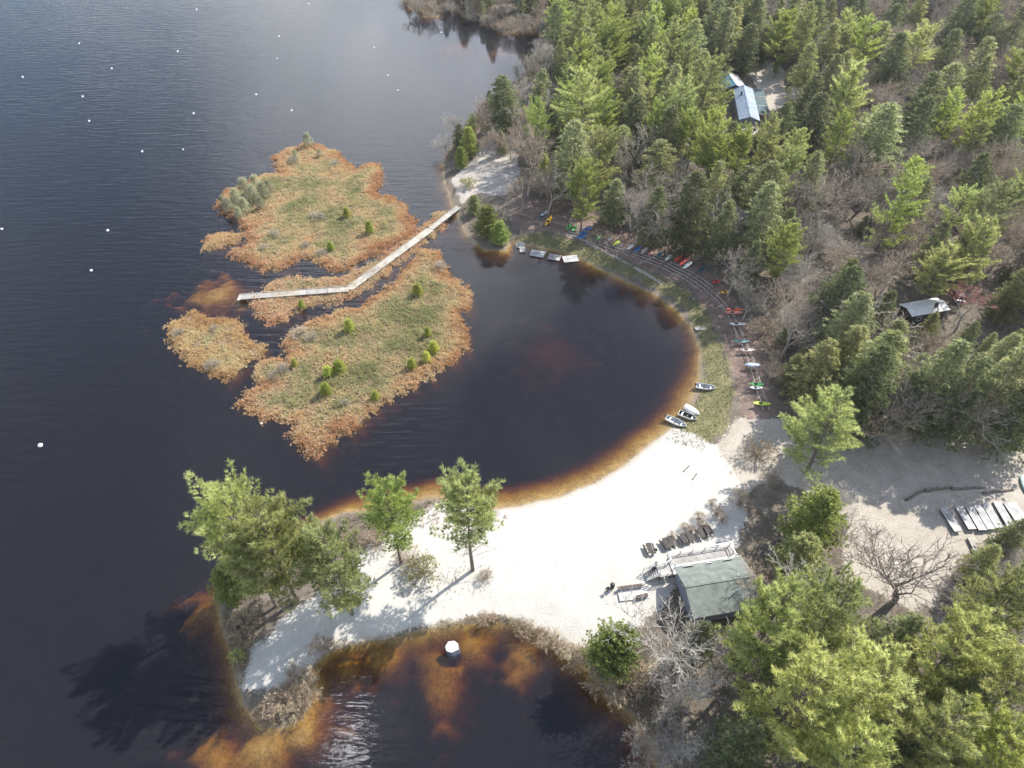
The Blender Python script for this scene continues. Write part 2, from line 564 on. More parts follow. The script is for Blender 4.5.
m, t, b = mat('ground')
geo = N(t, 'ShaderNodeNewGeometry')
pos = geo.outputs['Position']
za = N(t, 'ShaderNodeSeparateColor')
zb = N(t, 'ShaderNodeSeparateColor')
t.links.new(N(t, 'ShaderNodeAttribute', attribute_name='zone_a').outputs['Color'], za.inputs[0])
t.links.new(N(t, 'ShaderNodeAttribute', attribute_name='zone_b').outputs['Color'], zb.inputs[0])
n_f = noise(t, pos, 2.4, 6, .65)
n_m = noise(t, pos, .45, 5, .6)
n_h = noise(t, pos, 7.0, 4, .7)
n_l = noise(t, pos, .12, 3, .5)
nn = math_(t, 'ADD', math_(t, 'MULTIPLY', n_f, .5), math_(t, 'MULTIPLY', n_m, .5))
forest = ramp(t, [(.30, (.065, .055, .045)), (.48, (.12, .10, .08)), (.62, (.19, .165, .135)), (.75, (.11, .11, .06))], nn)
bed = ramp(t, [(.30, (.10, .066, .029)), (.47, (.25, .172, .074)), (.66, (.42, .305, .145))], math_(t, 'ADD', math_(t, 'MULTIPLY', n_f, .55), math_(t, 'MULTIPLY', n_m, .45)))
sandc = ramp(t, [(.24, (.26, .225, .175)), (.36, (.385, .365, .325)), (.55, (.43, .415, .38)), (.8, (.46, .445, .415))], math_(t, 'ADD', math_(t, 'MULTIPLY', n_h, .45), math_(t, 'MULTIPLY', n_m, .55)))
grassc = ramp(t, [(.32, (.075, .08, .035)), (.5, (.14, .135, .065)), (.66, (.26, .22, .13))], nn)
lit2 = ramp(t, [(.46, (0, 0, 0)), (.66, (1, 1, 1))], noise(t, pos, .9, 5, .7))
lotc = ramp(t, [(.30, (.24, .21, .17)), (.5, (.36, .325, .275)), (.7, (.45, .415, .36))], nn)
bogc = ramp(t, [(.3, (.08, .058, .038)), (.7, (.24, .17, .10))], nn)
litc = ramp(t, [(.3, (.09, .068, .06)), (.5, (.17, .125, .105)), (.7, (.30, .22, .18))], nn)
palec = ramp(t, [(.3, (.20, .175, .155)), (.62, (.42, .385, .345))], nn)
sep = N(t, 'ShaderNodeSeparateXYZ')
t.links.new(pos, sep.inputs[0])


def brk(s, amt=.9):
    """break a zone's edge up with noise"""
    n = N(t, 'ShaderNodeMapRange', interpolation_type='SMOOTHSTEP')
    n.inputs['From Min'].default_value = .35
    n.inputs['From Max'].default_value = .65
    t.links.new(math_(t, 'ADD', s, math_(t, 'MULTIPLY', math_(t, 'SUBTRACT', n_f, .5), amt)), n.inputs['Value'])
    return n.outputs[0]


c = forest
c = mixc(t, brk(zb.outputs[1]), c, litc)
c = mixc(t, brk(za.outputs[1]), c, grassc)
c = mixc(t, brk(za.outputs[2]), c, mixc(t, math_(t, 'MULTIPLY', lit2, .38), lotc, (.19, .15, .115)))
c = mixc(t, brk(zb.outputs[2]), c, palec)
c = mixc(t, brk(za.outputs[0], .95), c, sandc)
wet = N(t, 'ShaderNodeMapRange')
wet.inputs['From Min'].default_value = -.06
wet.inputs['From Max'].default_value = .02
t.links.new(sep.outputs[2], wet.inputs['Value'])
damp = N(t, 'ShaderNodeMapRange', interpolation_type='SMOOTHSTEP')
damp.inputs['From Min'].default_value = .03
damp.inputs['From Max'].default_value = .16
damp.inputs['To Min'].default_value = .42
damp.inputs['To Max'].default_value = .0
t.links.new(math_(t, 'ADD', sep.outputs[2], math_(t, 'MULTIPLY', math_(t, 'SUBTRACT', n_m, .5), .16)), damp.inputs['Value'])
c = mixc(t, damp.outputs[0], c, (.24, .19, .125))
vor = N(t, 'ShaderNodeTexVoronoi', i_Scale=1.5)
t.links.new(pos, vor.inputs['Vector'])
trk = ramp(t, [(.10, (1, 1, 1)), (.17, (0, 0, 0))], vor.outputs['Distance'])
trkm = math_(t, 'MULTIPLY', trk, math_(t, 'MULTIPLY', za.outputs[0], ramp(t, [(.50, (0, 0, 0)), (.62, (1, 1, 1))], n_l)))
c = mixc(t, math_(t, 'MULTIPLY', trkm, .30), c, (.26, .235, .20))
c = mixc(t, wet.outputs[0], bed, c)
c = mixc(t, zb.outputs[0], c, bogc)
# scattered dark leaves and twigs
lv = noise(t, pos, 3.6, 2, .5)
lvm = ramp(t, [(.665, (0, 0, 0)), (.69, (1, 1, 1))], lv)
c = mixc(t, math_(t, 'MULTIPLY', lvm, .45), c, (.12, .085, .06))
t.links.new(c, b.inputs['Base Color'])
b.inputs['Roughness'].default_value = .92
b.inputs['Specular IOR Level'].default_value = .15
bp = N(t, 'ShaderNodeBump', i_Strength=.8, i_Distance=.16)
t.links.new(math_(t, 'ADD', nn, math_(t, 'MULTIPLY', n_h, .35)), bp.inputs['Height'])
t.links.new(bp.outputs[0], b.inputs['Normal'])
gro = link('ground', gme, m)
tag(gro, kind='structure')

# ------------------------------------------------------------------ water: a clear tea-brown body with a rippled surface
m, t, b = mat('lake water')
t.nodes.remove(b)
geo = N(t, 'ShaderNodeNewGeometry')
mp = N(t, 'ShaderNodeMapping')
mp.inputs['Rotation'].default_value = (0, 0, R(-9))
mp.inputs['Scale'].default_value = (.16, .78, 1)
t.links.new(geo.outputs['Position'], mp.inputs['Vector'])
w1 = noise(t, mp.outputs[0], 1.0, 3, .55, .3)
mp2 = N(t, 'ShaderNodeMapping')
mp2.inputs['Rotation'].default_value = (0, 0, R(18))
mp2.inputs['Scale'].default_value = (.9, 2.3, 1)
t.links.new(geo.outputs['Position'], mp2.inputs['Vector'])
w2 = noise(t, mp2.outputs[0], 1.0, 3, .6, .2)
gust = noise(t, geo.outputs['Position'], .022, 3, .55)
vd = N(t, 'ShaderNodeVectorMath', operation='DISTANCE')
t.links.new(geo.outputs['Position'], vd.inputs[0])
vd.inputs[1].default_value = (*at(585, 335), 0)
sh = N(t, 'ShaderNodeMapRange', interpolation_type='SMOOTHSTEP')
sh.inputs['From Min'].default_value = 26
sh.inputs['From Max'].default_value = 52
sh.inputs['To Min'].default_value = .08
t.links.new(vd.outputs['Value'], sh.inputs['Value'])
vd2 = N(t, 'ShaderNodeVectorMath', operation='DISTANCE')
t.links.new(geo.outputs['Position'], vd2.inputs[0])
vd2.inputs[1].default_value = (*at(460, 60), 0)
sh2 = N(t, 'ShaderNodeMapRange', interpolation_type='SMOOTHSTEP')
sh2.inputs['From Min'].default_value = 35
sh2.inputs['From Max'].default_value = 95
sh2.inputs['To Min'].default_value = .12
t.links.new(vd2.outputs['Value'], sh2.inputs['Value'])
vd3 = N(t, 'ShaderNodeVectorMath', operation='DISTANCE')
t.links.new(geo.outputs['Position'], vd3.inputs[0])
vd3.inputs[1].default_value = (*at(480, 715), 0)
sh3 = N(t, 'ShaderNodeMapRange', interpolation_type='SMOOTHSTEP')
sh3.inputs['From Min'].default_value = 20
sh3.inputs['From Max'].default_value = 34
sh3.inputs['To Min'].default_value = .27
t.links.new(vd3.outputs['Value'], sh3.inputs['Value'])
chop = math_(t, 'MULTIPLY', math_(t, 'MINIMUM', math_(t, 'MINIMUM', sh.outputs[0], sh2.outputs[0]), sh3.outputs[0]), math_(t, 'ADD', math_(t, 'MULTIPLY', gust, .9), .55))
hgt = math_(t, 'MULTIPLY', math_(t, 'ADD', math_(t, 'MULTIPLY', w1, .62), math_(t, 'MULTIPLY', w2, .10)), chop)
bp = N(t, 'ShaderNodeBump', i_Strength=1.0, i_Distance=.24)
t.links.new(hgt, bp.inputs['Height'])
gl = N(t, 'ShaderNodeBsdfGlossy')
gl.inputs['Roughness'].default_value = .035
t.links.new(bp.outputs[0], gl.inputs['Normal'])
trn = N(t, 'ShaderNodeBsdfTransparent')
fr = N(t, 'ShaderNodeFresnel', i_IOR=1.333)
t.links.new(bp.outputs[0], fr.inputs['Normal'])
murk = N(t, 'ShaderNodeBsdfDiffuse')          # fine suspended peat that scatters a little light back
murk.inputs['Color'].default_value = (.100, .100, .128, 1)
body = N(t, 'ShaderNodeMixShader')
body.inputs[0].default_value = .10
t.links.new(trn.outputs[0], body.inputs[1])
t.links.new(murk.outputs[0], body.inputs[2])
mx = N(t, 'ShaderNodeMixShader')
# light leaving the water is not reflected back: the flat transparent body does not refract, so no false total reflection
t.links.new(math_(t, 'MULTIPLY', fr.outputs[0], math_(t, 'SUBTRACT', 1.0, geo.outputs['Backfacing'])), mx.inputs[0])
t.links.new(body.outputs[0], mx.inputs[1])
t.links.new(gl.outputs[0], mx.inputs[2])
t.links.new(mx.outputs[0], t.nodes['Material Output'].inputs['Surface'])
va = N(t, 'ShaderNodeVolumeAbsorption')
va.inputs['Color'].default_value = (.76, .635, .20, 1)
va.inputs['Density'].default_value = 1.9
t.links.new(va.outputs[0], t.nodes['Material Output'].inputs['Volume'])
wm = MB()
wm.box((50, 700, -4.5), (1700, 1440, 9.0))
wo = wm.build('water', m)
tag(wo, kind='structure')

# ------------------------------------------------------------------ foliage generators (normalised, real metres)
def unit(v):
    return v / (np.linalg.norm(v, axis=-1, keepdims=True) + 1e-9)


def blades(C, D, L, Wd, g, spread=.7, per=5, up=.15, tint=None, jit=.12):
    """C tuft centres, D tuft directions -> narrow triangles"""
    n = len(C)
    if isinstance(L, np.ndarray):
        L = np.repeat(L, per)[:, None]
    C = np.repeat(C, per, 0)
    D = np.repeat(D, per, 0)
    d = unit(D + g.normal(0, spread, (n * per, 3)) + np.array([0, 0, up]))
    side = unit(np.cross(d, g.normal(0, 1, (n * per, 3))))
    ll = (L * g.uniform(.65, 1.3, (n * per, 1)))
    ww = (Wd * g.uniform(.7, 1.3, (n * per, 1)))
    base = C + g.normal(0, 1, (n * per, 3)) * (L * .12)
    V = np.stack([base - side * ww * .5, base + side * ww * .5, base + d * ll], 1).reshape(-1, 3)
    Fc = np.arange(len(V)).reshape(-1, 3)
    if tint is None:
        tint = g.uniform(0, 1, n)
    tv = np.clip(np.repeat(tint, per) + g.normal(0, jit, n * per), 0, 1)
    return V, Fc, np.repeat(tv, 3)


def tubes(segs, n=3):
    """segs array rows p0(3) p1(3) r0 r1"""
    S = np.asarray(segs, float)
    a, b = S[:, :3], S[:, 3:6]
    d = unit(b - a)
    ref = np.where(np.abs(d[:, 2:3]) > .9, np.array([[1., 0, 0]]), np.array([[0, 0, 1.]]))
    u = unit(np.cross(d, ref))
    w = np.cross(d, u)
    ang = np.arange(n) * 2 * np.pi / n
    ring = u[:, None] * np.cos(ang)[None, :, None] + w[:, None] * np.sin(ang)[None, :, None]
    v0 = a[:, None] + ring * S[:, 6][:, None, None]
    v1 = b[:, None] + ring * S[:, 7][:, None, None]
    V = np.concatenate([v0, v1], 1).reshape(-1, 3)
    o = (np.arange(len(S)) * 2 * n)[:, None]
    i = np.arange(n)
    q = np.stack([i, (i + 1) % n, n + (i + 1) % n, n + i], 1)
    Fc = (o[:, :, None] + q[None]).reshape(-1, 4)
    return V, Fc


def conifer(seed, H, Rd, style='pine', dens=1.0, cb=.3, lean=0.0):
    g = np.random.default_rng(seed)
    segs, C, D = [], [], []
    # trunk with a slight wander
    k = 9
    zz = np.linspace(0, H * .985, k)
    wob = np.cumsum(g.normal(0, .06 if style == 'pine' else .03, (k, 2)), 0) * H / 25
    wob -= wob[0]
    tp = np.column_stack([wob[:, 0] + lean * zz ** 1.25 / H ** .25, wob[:, 1], zz])
    r0 = .0125 * H + .05
    rr = r0 * (1 - zz / H) ** .85 + .02
    for i in range(k - 1):
        segs.append([*tp[i], *tp[i + 1], rr[i], rr[i + 1]])

    def tr(z):
        return np.array([np.interp(z, zz, tp[:, 0]), np.interp(z, zz, tp[:, 1]), z])
    if style == 'pine':
        nw = int(15 * dens ** .3)
        heights_ = []
        for w in range(nw):
            tz = (w + g.uniform(.1, .9)) / nw
            for q in range(g.integers(4, 7)):
                heights_.append(tz + g.normal(0, .012))
        side_bias = g.uniform(0, 6.28)
        for j, tz in enumerate(heights_):
            tz = min(max(tz, 0), .99)
            z = H * (cb + (1 - cb) * tz)
            az = g.uniform(0, 6.283)
            prof = (.62 + .55 * math.sin(min(1, tz * 1.5) * math.pi * .62)) * (1 - tz ** 3 * .72)
            ln = Rd * prof * g.uniform(.5, 1.12) * (1 + .16 * math.cos(az - side_bias))
            el0 = R(g.uniform(0, 18)) + tz * R(38)
            p = tr(z)
            npt = max(4, int(ln / .62))
            prev = p.copy()
            elv = el0
            d0 = np.array([math.cos(az), math.sin(az), 0])
            for s in range(1, npt + 1):
                elv += R(g.uniform(-3, 6))
                az += g.normal(0, .07)
                d0 = np.array([math.cos(az) * math.cos(elv), math.sin(az) * math.cos(elv), math.sin(elv)])
                q = prev + d0 * ln / npt
                fr_ = s / npt
                segs.append([*prev, *q, .055 * (1.15 - fr_) * H / 25 + .012, .055 * (1.15 - fr_) * H / 25 + .005])
                if fr_ > .28:
                    lat = np.array([-d0[1], d0[0], 0])
                    wl = ln * .30 * (1.12 - fr_) + .28
                    nl = max(1, int(wl / .36 * dens))
                    for sgn in (-1, 1):
                        for u_ in range(nl):
                            o = (u_ + g.uniform(.2, 1)) / nl
                            if g.random() < .18:
                                continue
                            pt = q + (lat * sgn * wl * o) + d0 * (wl * .35 * o) + np.array([0, 0, g.uniform(-.08, .25) + .12 * o])
                            C.append(pt)
                            D.append(unit(d0 * .8 + lat * sgn * .6 + np.array([0, 0, .35])))
                prev = q
            C.append(prev)
            D.append(d0)
        C, D = np.array(C), np.array(D)
        V, Fc, T = blades(C, D, .66, .115, g, .6, int(12 * dens) + 1, .25)
    else:
        if style == 'hemlock':
            nb, pw, dr, Lb, Wb = int(190 * dens), .60, -.22, .55, .20
        elif style == 'cedar':
            nb, pw, dr, Lb, Wb = int(230 * dens), .5, .12, .40, .19
        else:                                   # spruce / tamarack, narrow
            nb, pw, dr, Lb, Wb = int(120 * dens), .75, -.05, .32, .085
        for j in range(nb):
            tz = ((j + g.uniform(0, 1)) / nb) ** .92
            z = H * (cb + (1 - cb) * tz)
            az = j * 2.399 + g.normal(0, .3)
            ln = Rd * ((1 - tz) ** pw) * g.uniform(.62, 1.15) + .25
            if style == 'hemlock' and tz < .25:
                ln *= .75 + tz
            if style == 'cedar' and tz < .2:
                ln *= .8 + tz
            el = R(g.uniform(2, 24)) + (R(40) * tz if style == 'cedar' else R(10) * tz)
            p = tr(z)
            d0 = np.array([math.cos(az), math.sin(az), 0])
            lat = np.array([-d0[1], d0[0], 0])
            npt = max(3, int(ln / .5))
            for s in range(1, npt + 1):
                f_ = s / npt
                q = p + d0 * ln * f_ * math.cos(el) + np.array([0, 0, ln * (f_ * math.sin(el) + dr * f_ * f_)])
                if s == npt and ln > 1.2:
                    segs.append([*p, *(p + (q - p) * .8), .03 * H / 20 + .008, .008])
                if f_ < .22 and ln > 1.6:
                    continue
                wl = (ln * .26 * (1.1 - f_) + .12)
                nl = max(1, int(wl / .38 * dens))
                for sgn in (-1, 1):
                    for u_ in range(nl):
                        o = (u_ + g.uniform(.1, 1)) / nl
                        if g.random() < .14:
                            continue
                        C.append(q + lat * sgn * wl * o + d0 * wl * .3 * o + np.array([0, 0, -.10 * o * ln * abs(dr) + g.uniform(-.1, .1)]))
                        D.append(unit(d0 * .9 + lat * sgn * .6 + np.array([0, 0, dr * .8 + .1])))
            C.append(p + d0 * ln * math.cos(el) + np.array([0, 0, ln * (math.sin(el) + dr)]))
            D.append(d0)
        C.append(tr(H * .97))
        D.append(np.array([0, 0, 1.]))
        C, D = np.array(C), np.array(D)
        V, Fc, T = blades(C, D, Lb, Wb, g, .55, 6 if style != 'spruce' else 4, .12)
    crown = mesh_np('crown', V, Fc, T)
    tv, tf = tubes(segs, 5)
    trunk = mesh_np('trunk', tv, tf)
    return crown, trunk, H


def bare(seed, H, spread=.5, levels=6, trunk=.28, multi=1, thick=1.0, twig=.017, upb=.22):
    """leafless tree: trunk/limbs in one mesh, fine twigs in the other"""
    g = np.random.default_rng(seed)
    limbs, twigs = [], []
    stack = []
    for q in range(multi):
        a = g.uniform(0, 6.28)
        tilt = .05 if multi == 1 else g.uniform(.15, .42)
        d = unit(np.array([math.cos(a) * tilt, math.sin(a) * tilt, 1.]))
        stack.append((np.array([0., 0, -.2]), d, H * trunk * g.uniform(.8, 1.2), (.011 * H + .03) * thick / (multi ** .45), 0))
    while stack:
        p, d, L, r, lv = stack.pop()
        n = 3 if lv < 3 else 2
        pr = r
        for s in range(n):
            d = unit(d + g.normal(0, .10, 3) + np.array([0, 0, .03]))
            q = p + d * L / n
            r2 = max(twig * .7, pr * (.88 if lv < levels else .6))
            (limbs if r > .05 else twigs).append([*p, *q, pr, r2])
            # side shoots
            if 0 < lv < levels and g.random() < .75:
                sdv = unit(d + unit(g.normal(0, 1, 3)) * .95 + np.array([0, 0, upb]))
                stack.append((q, sdv, L * g.uniform(.45, .75), max(twig, r2 * .5), lv + 1 if lv + 1 >= levels - 1 else lv + 2))
            p, pr = q, r2
        if lv < levels:
            k = g.integers(2, 4) if lv < 3 else 2
            a0 = g.uniform(0, 6.28)
            u = unit(np.cross(d, np.array([.3, .2, 1.])))
            w = np.cross(d, u)
            for i in range(k):
                a = a0 + i * 6.283 / k + g.normal(0, .3)
                sp_ = spread * g.uniform(.65, 1.3)
                nd = unit(d + (u * math.cos(a) + w * math.sin(a)) * sp_ + np.array([0, 0, upb * .6]))
                stack.append((p, nd, L * g.uniform(.62, .88), max(twig, pr * g.uniform(.6, .8)), lv + 1))
    tw = np.array(twigs)
    V, Fq = tubes(tw, 3)
    crown = mesh_np('crown', V, Fq, np.repeat(g.uniform(0, 1, len(tw)), 6))
    lv_, lf_ = tubes(limbs, 6)
    trunkm = mesh_np('trunk', lv_, lf_)
    top = float(max(V[:, 2].max(), lv_[:, 2].max()))
    return crown, trunkm, top


def shrub(seed, H, Rd, n=60, leafy=False):
    """many thin stems from one root, optional fine leaves"""
    g = np.random.default_rng(seed)
    segs, C, D = [], [], []
    for i in range(n):
        a = g.uniform(0, 6.283)
        out = math.sqrt(g.uniform(0, 1)) * Rd
        tip = np.array([math.cos(a) * out, math.sin(a) * out, H * (1 - .5 * (out / Rd) ** 2) * g.uniform(.7, 1.1)])
        b0 = np.array([tip[0] * .18, tip[1] * .18, -.05])
        mid = b0 + (tip - b0) * .55 + np.array([0, 0, .12 * H])
        segs.append([*b0, *mid, .02, .013])
        segs.append([*mid, *tip, .013, .007])
        for q in range(4):
            s = mid + (tip - mid) * g.uniform(0, 1)
            e = s + unit(tip - mid + g.normal(0, .5, 3) * np.linalg.norm(tip - mid)) * H * g.uniform(.12, .28)
            segs.append([*s, *e, .009, .005])
            C.append(e)
            D.append(unit(e - s))
    C, D = np.array(C), np.array(D)
    tv, tf = tubes(segs, 3)
    stems = mesh_np('stems', tv, tf, np.repeat(g.uniform(0, 1, len(segs)), 6))
    V, Fc, T = blades(C, D, .2 if leafy else .26, .07 if leafy else .035, g, .7, 6 if leafy else 4, .1)
    return mesh_np('crown', V, Fc, T), stems, H


PINE = [conifer(100 + i, 25, r_, 'pine', d_, cb) for i, (cb, r_, d_) in enumerate(((.22, 8, 1.05), (.16, 8.2, 1.0), (.32, 7.2, 1.0), (.10, 8.0, 1.0), (.18, 7.4, 1.05), (.40, 8.5, .85), (.12, 6.4, .9)))]
HEM = [conifer(200 + i, 20, r_, 'hemlock', d_, cb) for i, (r_, d_, cb) in enumerate(((6.2, 1, .05), (5.5, .85, .08), (6.8, .95, .06), (5.0, .8, .14), (5.9, 1, .05), (4.4, .7, .2), (7.2, .8, .1)))]
CED = [conifer(300 + i, 12, 4.5, 'cedar', 1.15, .03) for i in range(3)]
TAM = [conifer(400 + i, 5, 1.3, 'spruce', .8, .08) for i in range(3)]
YNG = [conifer(500 + i, 2.6, .95, 'spruce', 1.0, .05) for i in range(2)]
BARE = [bare(600 + i, 18, s_, lv, tk, mu, th, tw) for i, (s_, mu, lv, tk, th, tw) in enumerate(((.5, 1, 7, .20, 1, .021), (.55, 1, 6, .24, 1.2, .030), (.45, 2, 7, .20, 1, .020), (.6, 1, 6, .24, 1.3, .032), (.5, 3, 6, .24, 1.1, .028), (.7, 2, 6, .22, 1.2, .030)))]
SHR = [shrub(700 + i, 1.6, 1.3, 60) for i in range(3)]
LSHR = [shrub(720 + i, 1.6, 1.3, 60, True) for i in range(2)]


def put_tree(name, proto, x, y, height, cmat, bmat, label, cat='tree', group=None, rz=None, wide=1.0, tilt=(0, 0), z=None, crown='crown', trunk='trunk'):
    z = gz(x, y) if z is None else z
    r = thing(name, label, cat, (x, y, z - .05), rnd.uniform(0, 6.28) if rz is None else rz, group)
    r.rotation_euler = (tilt[0], tilt[1], rnd.uniform(0, 6.28) if rz is None else rz)
    s = height / proto[2]
    r.scale = (s * wide, s * wide, s)
    for nm, me, mt in ((crown, proto[0], cmat), (trunk, proto[1], bmat)):
        if not me.materials:
            me.materials.append(mt)
        o = bpy.data.objects.new(nm, me)
        COL.objects.link(o)
        o.parent = r
        if me.materials[0] != mt:
            o.material_slots[0].link = 'OBJECT'
            o.material_slots[0].material = mt
    return r


EXEC_PARTS = True
placed = []                     # x, y, radius of every hand-placed tree


def by_crown(px, py, height, frac=.62):
    """ground point of a tree whose crown centre (at frac of its height) is seen at a pixel"""
    z0 = 1.0
    for _ in range(3):
        x, y = at(px, py, z0 + height * frac)
        z0 = max(0.0, gz(x, y))
    return x, y

# ------------------------------------------------------------------ trees one can point at
def hero(kind, px, py, height, label, frac=.62, wide=1.0, v=0, cm=None, bm=None, tilt=(0, 0), rz=None, name=None, group=None):
    x, y = by_crown(px, py, height, frac)
    P = {'pine': PINE, 'hem': HEM, 'ced': CED, 'bare': BARE}[kind]
    nm = name or {'pine': 'pine_tree', 'hem': 'hemlock_tree', 'ced': 'cedar_tree', 'bare': 'bare_tree'}[kind]
    cm = cm or {'pine': 'pine_pale', 'hem': 'hem_sage', 'ced': 'cedar', 'bare': 'bark_grey'}[kind]
    bm = bm or ('bark' if kind != 'bare' else 'bark_grey')
    o = put_tree(nm, P[v % len(P)], x, y, height, M[cm], M[bm], label, 'tree', group, wide=wide, tilt=tilt, rz=rz, crown='twigs' if kind == 'bare' else 'crown')
    placed.append((x, y, height * .17 * wide))
    return o


# the point of sand on the left
hero('pine', 224, 522, 21, 'pale green pine leaning out over the lake, leftmost on the sandy point', .78, 1.05, 5, 'pine_palest', tilt=(0, -.10))
hero('pine', 272, 545, 23, 'broad pale green pine at the middle of the clump on the sandy point', .66, 1.05, 1, 'pine_palest')
hero('pine', 256, 566, 19, 'shorter pine in front of the broad pine on the sandy point', .6, .95, 2, 'pine_pale')
hero('pine', 336, 568, 21, 'pine with drooping outer boughs, rightmost of the clump on the sandy point', .62, 1.0, 4, 'pine_pale')
hero('pine', 390, 512, 19, 'bright green pine on a bare straight trunk on the sandy point', .72, 1.0, 2, 'pine_bright')
hero('ced', 228, 585, 8, 'dark green round cedar low at the water edge of the sandy point', .5, 1.0, 0)
# the cove's near side and the lot
hero('pine', 826, 432, 18, 'large pale pine standing alone left of the shaded gravel lot', .58, 1.2, 3)
hero('ced', 818, 515, 12, 'dense round green tree below the lone pine, beside the gravel lot', .6, 1.15, 1)
hero('ced', 800, 556, 10, 'smaller round green tree right of the green-roofed beach house', .6, 1.1, 2, 'pine_pale')
hero('pine', 783, 248, 17, 'fan-shaped yellow green pine above the pale blue kayak', .72, 1.05, 2, 'pine_bright')
# near the boardwalk landing
hero('ced', 487, 222, 8, 'dense rounded green cedar on the shore beside the boardwalk landing', .5, 1.35, 0)
hero('ced', 500, 233, 6, 'lower yellow green cedar at the water right of the boardwalk landing', .5, 1.3, 1, 'pine_bright')
hero('ced', 474, 205, 5, 'small olive cedar directly at the end of the boardwalk', .5, 1.3, 2, 'hem_sage')
hero('ced', 469, 143, 8.5, 'dark green cedar beside the pale sand clearing by the inlet', .5, 1.0, 1)
hero('ced', 461, 158, 6, 'small dark cedar left of the pale sand clearing', .5, 1.1, 2)
hero('ced', 544, 172, 10, 'narrow column-like green cedar above the racked canoes', .55, .62, 0)
hero('pine', 538, 120, 17, 'layered pale green pine right of the pale sand clearing', .75, 1.0, 3, 'pine_bright')
hero('pine', 655, 122, 17, 'yellow green pine in the middle of the bare trees above the cove', .72, .85, 4, 'pine_bright')
for k, (px, py, hh, lab, v, cm) in enumerate([
        (805, 30, 22, 'tall layered pine on two bare trunks right of the blue-roofed cabin', 2, 'pine_pale'),
        (715, 135, 20, 'broad bright green pine just below the blue-roofed cabin', 1, 'pine_bright'),
        (742, 145, 16, 'smaller yellow green pine right of the broad pine below the cabins', 0, 'pine_bright'),
        (612, 22, 19, 'bright green pine at the top of the evergreen stand left of the cabins', 3, 'pine_bright'),
        (585, 40, 18, 'pale pine at the upper left corner of the evergreen stand', 4, 'pine_bright'),
        (570, 82, 16, 'pale green layered pine at the left edge of the evergreen stand', 0, 'pine_pale'),
        (985, 18, 20, 'large bright pine at the upper right corner of the forest', 1, 'pine_bright'),
        (840, 135, 18, 'bright green pine left of two leaning evergreens in the right-hand forest', 2, 'pine_bright'),
        (952, 110, 17, 'slim yellow green pine alone among bare trees at upper right', 4, 'pine_bright'),
        (1016, 115, 18, 'yellow green pine cut by the right picture edge', 3, 'pine_bright'),
        (782, 170, 18, 'green pine with spreading boughs lower right of the blue-roofed cabin', 0, 'pine_pale'),
        (990, 205, 19, 'olive pine with leaning trunks above the red-budded tree', 3, 'hem_sage')]):
    hero('pine', px, py, hh, lab, .72, .9, v, cm)
for k, (px, py, hh, lab, v, cm) in enumerate([
        (700, 80, 20, 'yellow olive cone-shaped hemlock touching the left of the cabins', 0, 'hem_yellow'),
        (672, 95, 21, 'sage hemlock in front of the stand left of the cabins', 1, 'hem_sage'),
        (692, 206, 21, 'dark green hemlock overhanging the red canoes on the far shore', 2, 'hem_dark'),
        (656, 212, 16, 'shaded dark hemlock left of the one overhanging the red canoes', 4, 'hem_dark'),
        (890, 346, 15, 'large sage hemlock below the white-roofed shed', 2, 'hem_sage'),
        (868, 384, 21, 'dark broad hemlock behind the lone pine, at the edge of the gravel lot', 0, 'hem_dark'),
        (940, 380, 21, 'wide sage hemlock at the top edge of the gravel lot', 4, 'hem_sage'),
        (1000, 388, 21, 'sage hemlock at the right end of the gravel lot', 1, 'hem_sage'),
        (928, 328, 10, 'yellow olive hemlock in front of the white-roofed shed', 3, 'hem_yellow'),
        (1018, 288, 14, 'yellow olive hemlock right of the red-budded tree', 0, 'hem_yellow'),
        (845, 282, 14, 'yellow olive hemlock above the great grey bare tree', 4, 'hem_yellow'),
        (1010, 350, 12, 'small olive hemlock below the red-budded tree at the right edge', 1, 'hem_yellow'),
        (724, 228, 17, 'dark green hemlock right of the one overhanging the red canoes', 3, 'hem_dark'),
        (752, 262, 13, 'dark hemlock just left of the fan-shaped pine above the kayaks', 1, 'hem_dark'),
        (965, 392, 19, 'dark sage hemlock at the lot edge above the stored docks', 6, 'hem_dark'),
        (1034, 398, 21, 'dark hemlock cut by the right picture edge at the lot', 2, 'hem_dark'),
        (905, 396, 15, 'dark sage hemlock between the two broad ones at the lot edge', 3, 'hem_dark')]):
    hero('hem', px, py, hh, lab, .6, 1.0, v, cm)
# lower right stand
for px, py, hh, lab, v, cm in [
        (772, 622, 23, 'great bright pine directly right of the beach house roof', 1, 'pine_palest'),
        (826, 625, 22, 'yellow green pine between the beach house and the dark bare oak', 3, 'pine_pale'),
        (795, 700, 25, 'huge pale pine filling the foreground right of the bare white tree', 0, 'pine_palest'),
        (868, 690, 23, 'dense green pine in the centre of the lower right stand', 4, 'pine_pale'),
        (948, 655, 22, 'pale pine below the white sand of the gravel lot', 1, 'pine_palest'),
        (1000, 610, 21, 'pale pine under the stored dock sections at the right edge', 2, 'pine_pale'),
        (1008, 690, 22, 'pine at the right edge of the lower right stand', 3, 'pine_pale'),
        (930, 735, 22, 'pine with hanging boughs at the bottom of the lower right stand', 4, 'pine_pale'),
        (845, 758, 22, 'pale pine cut by the bottom edge of the picture', 2, 'pine_palest'),
        (985, 760, 20, 'olive pine in the bottom right corner', 0, 'pine_bright')]:
    hero('pine', px, py, hh, lab, .68, .92, v, cm)
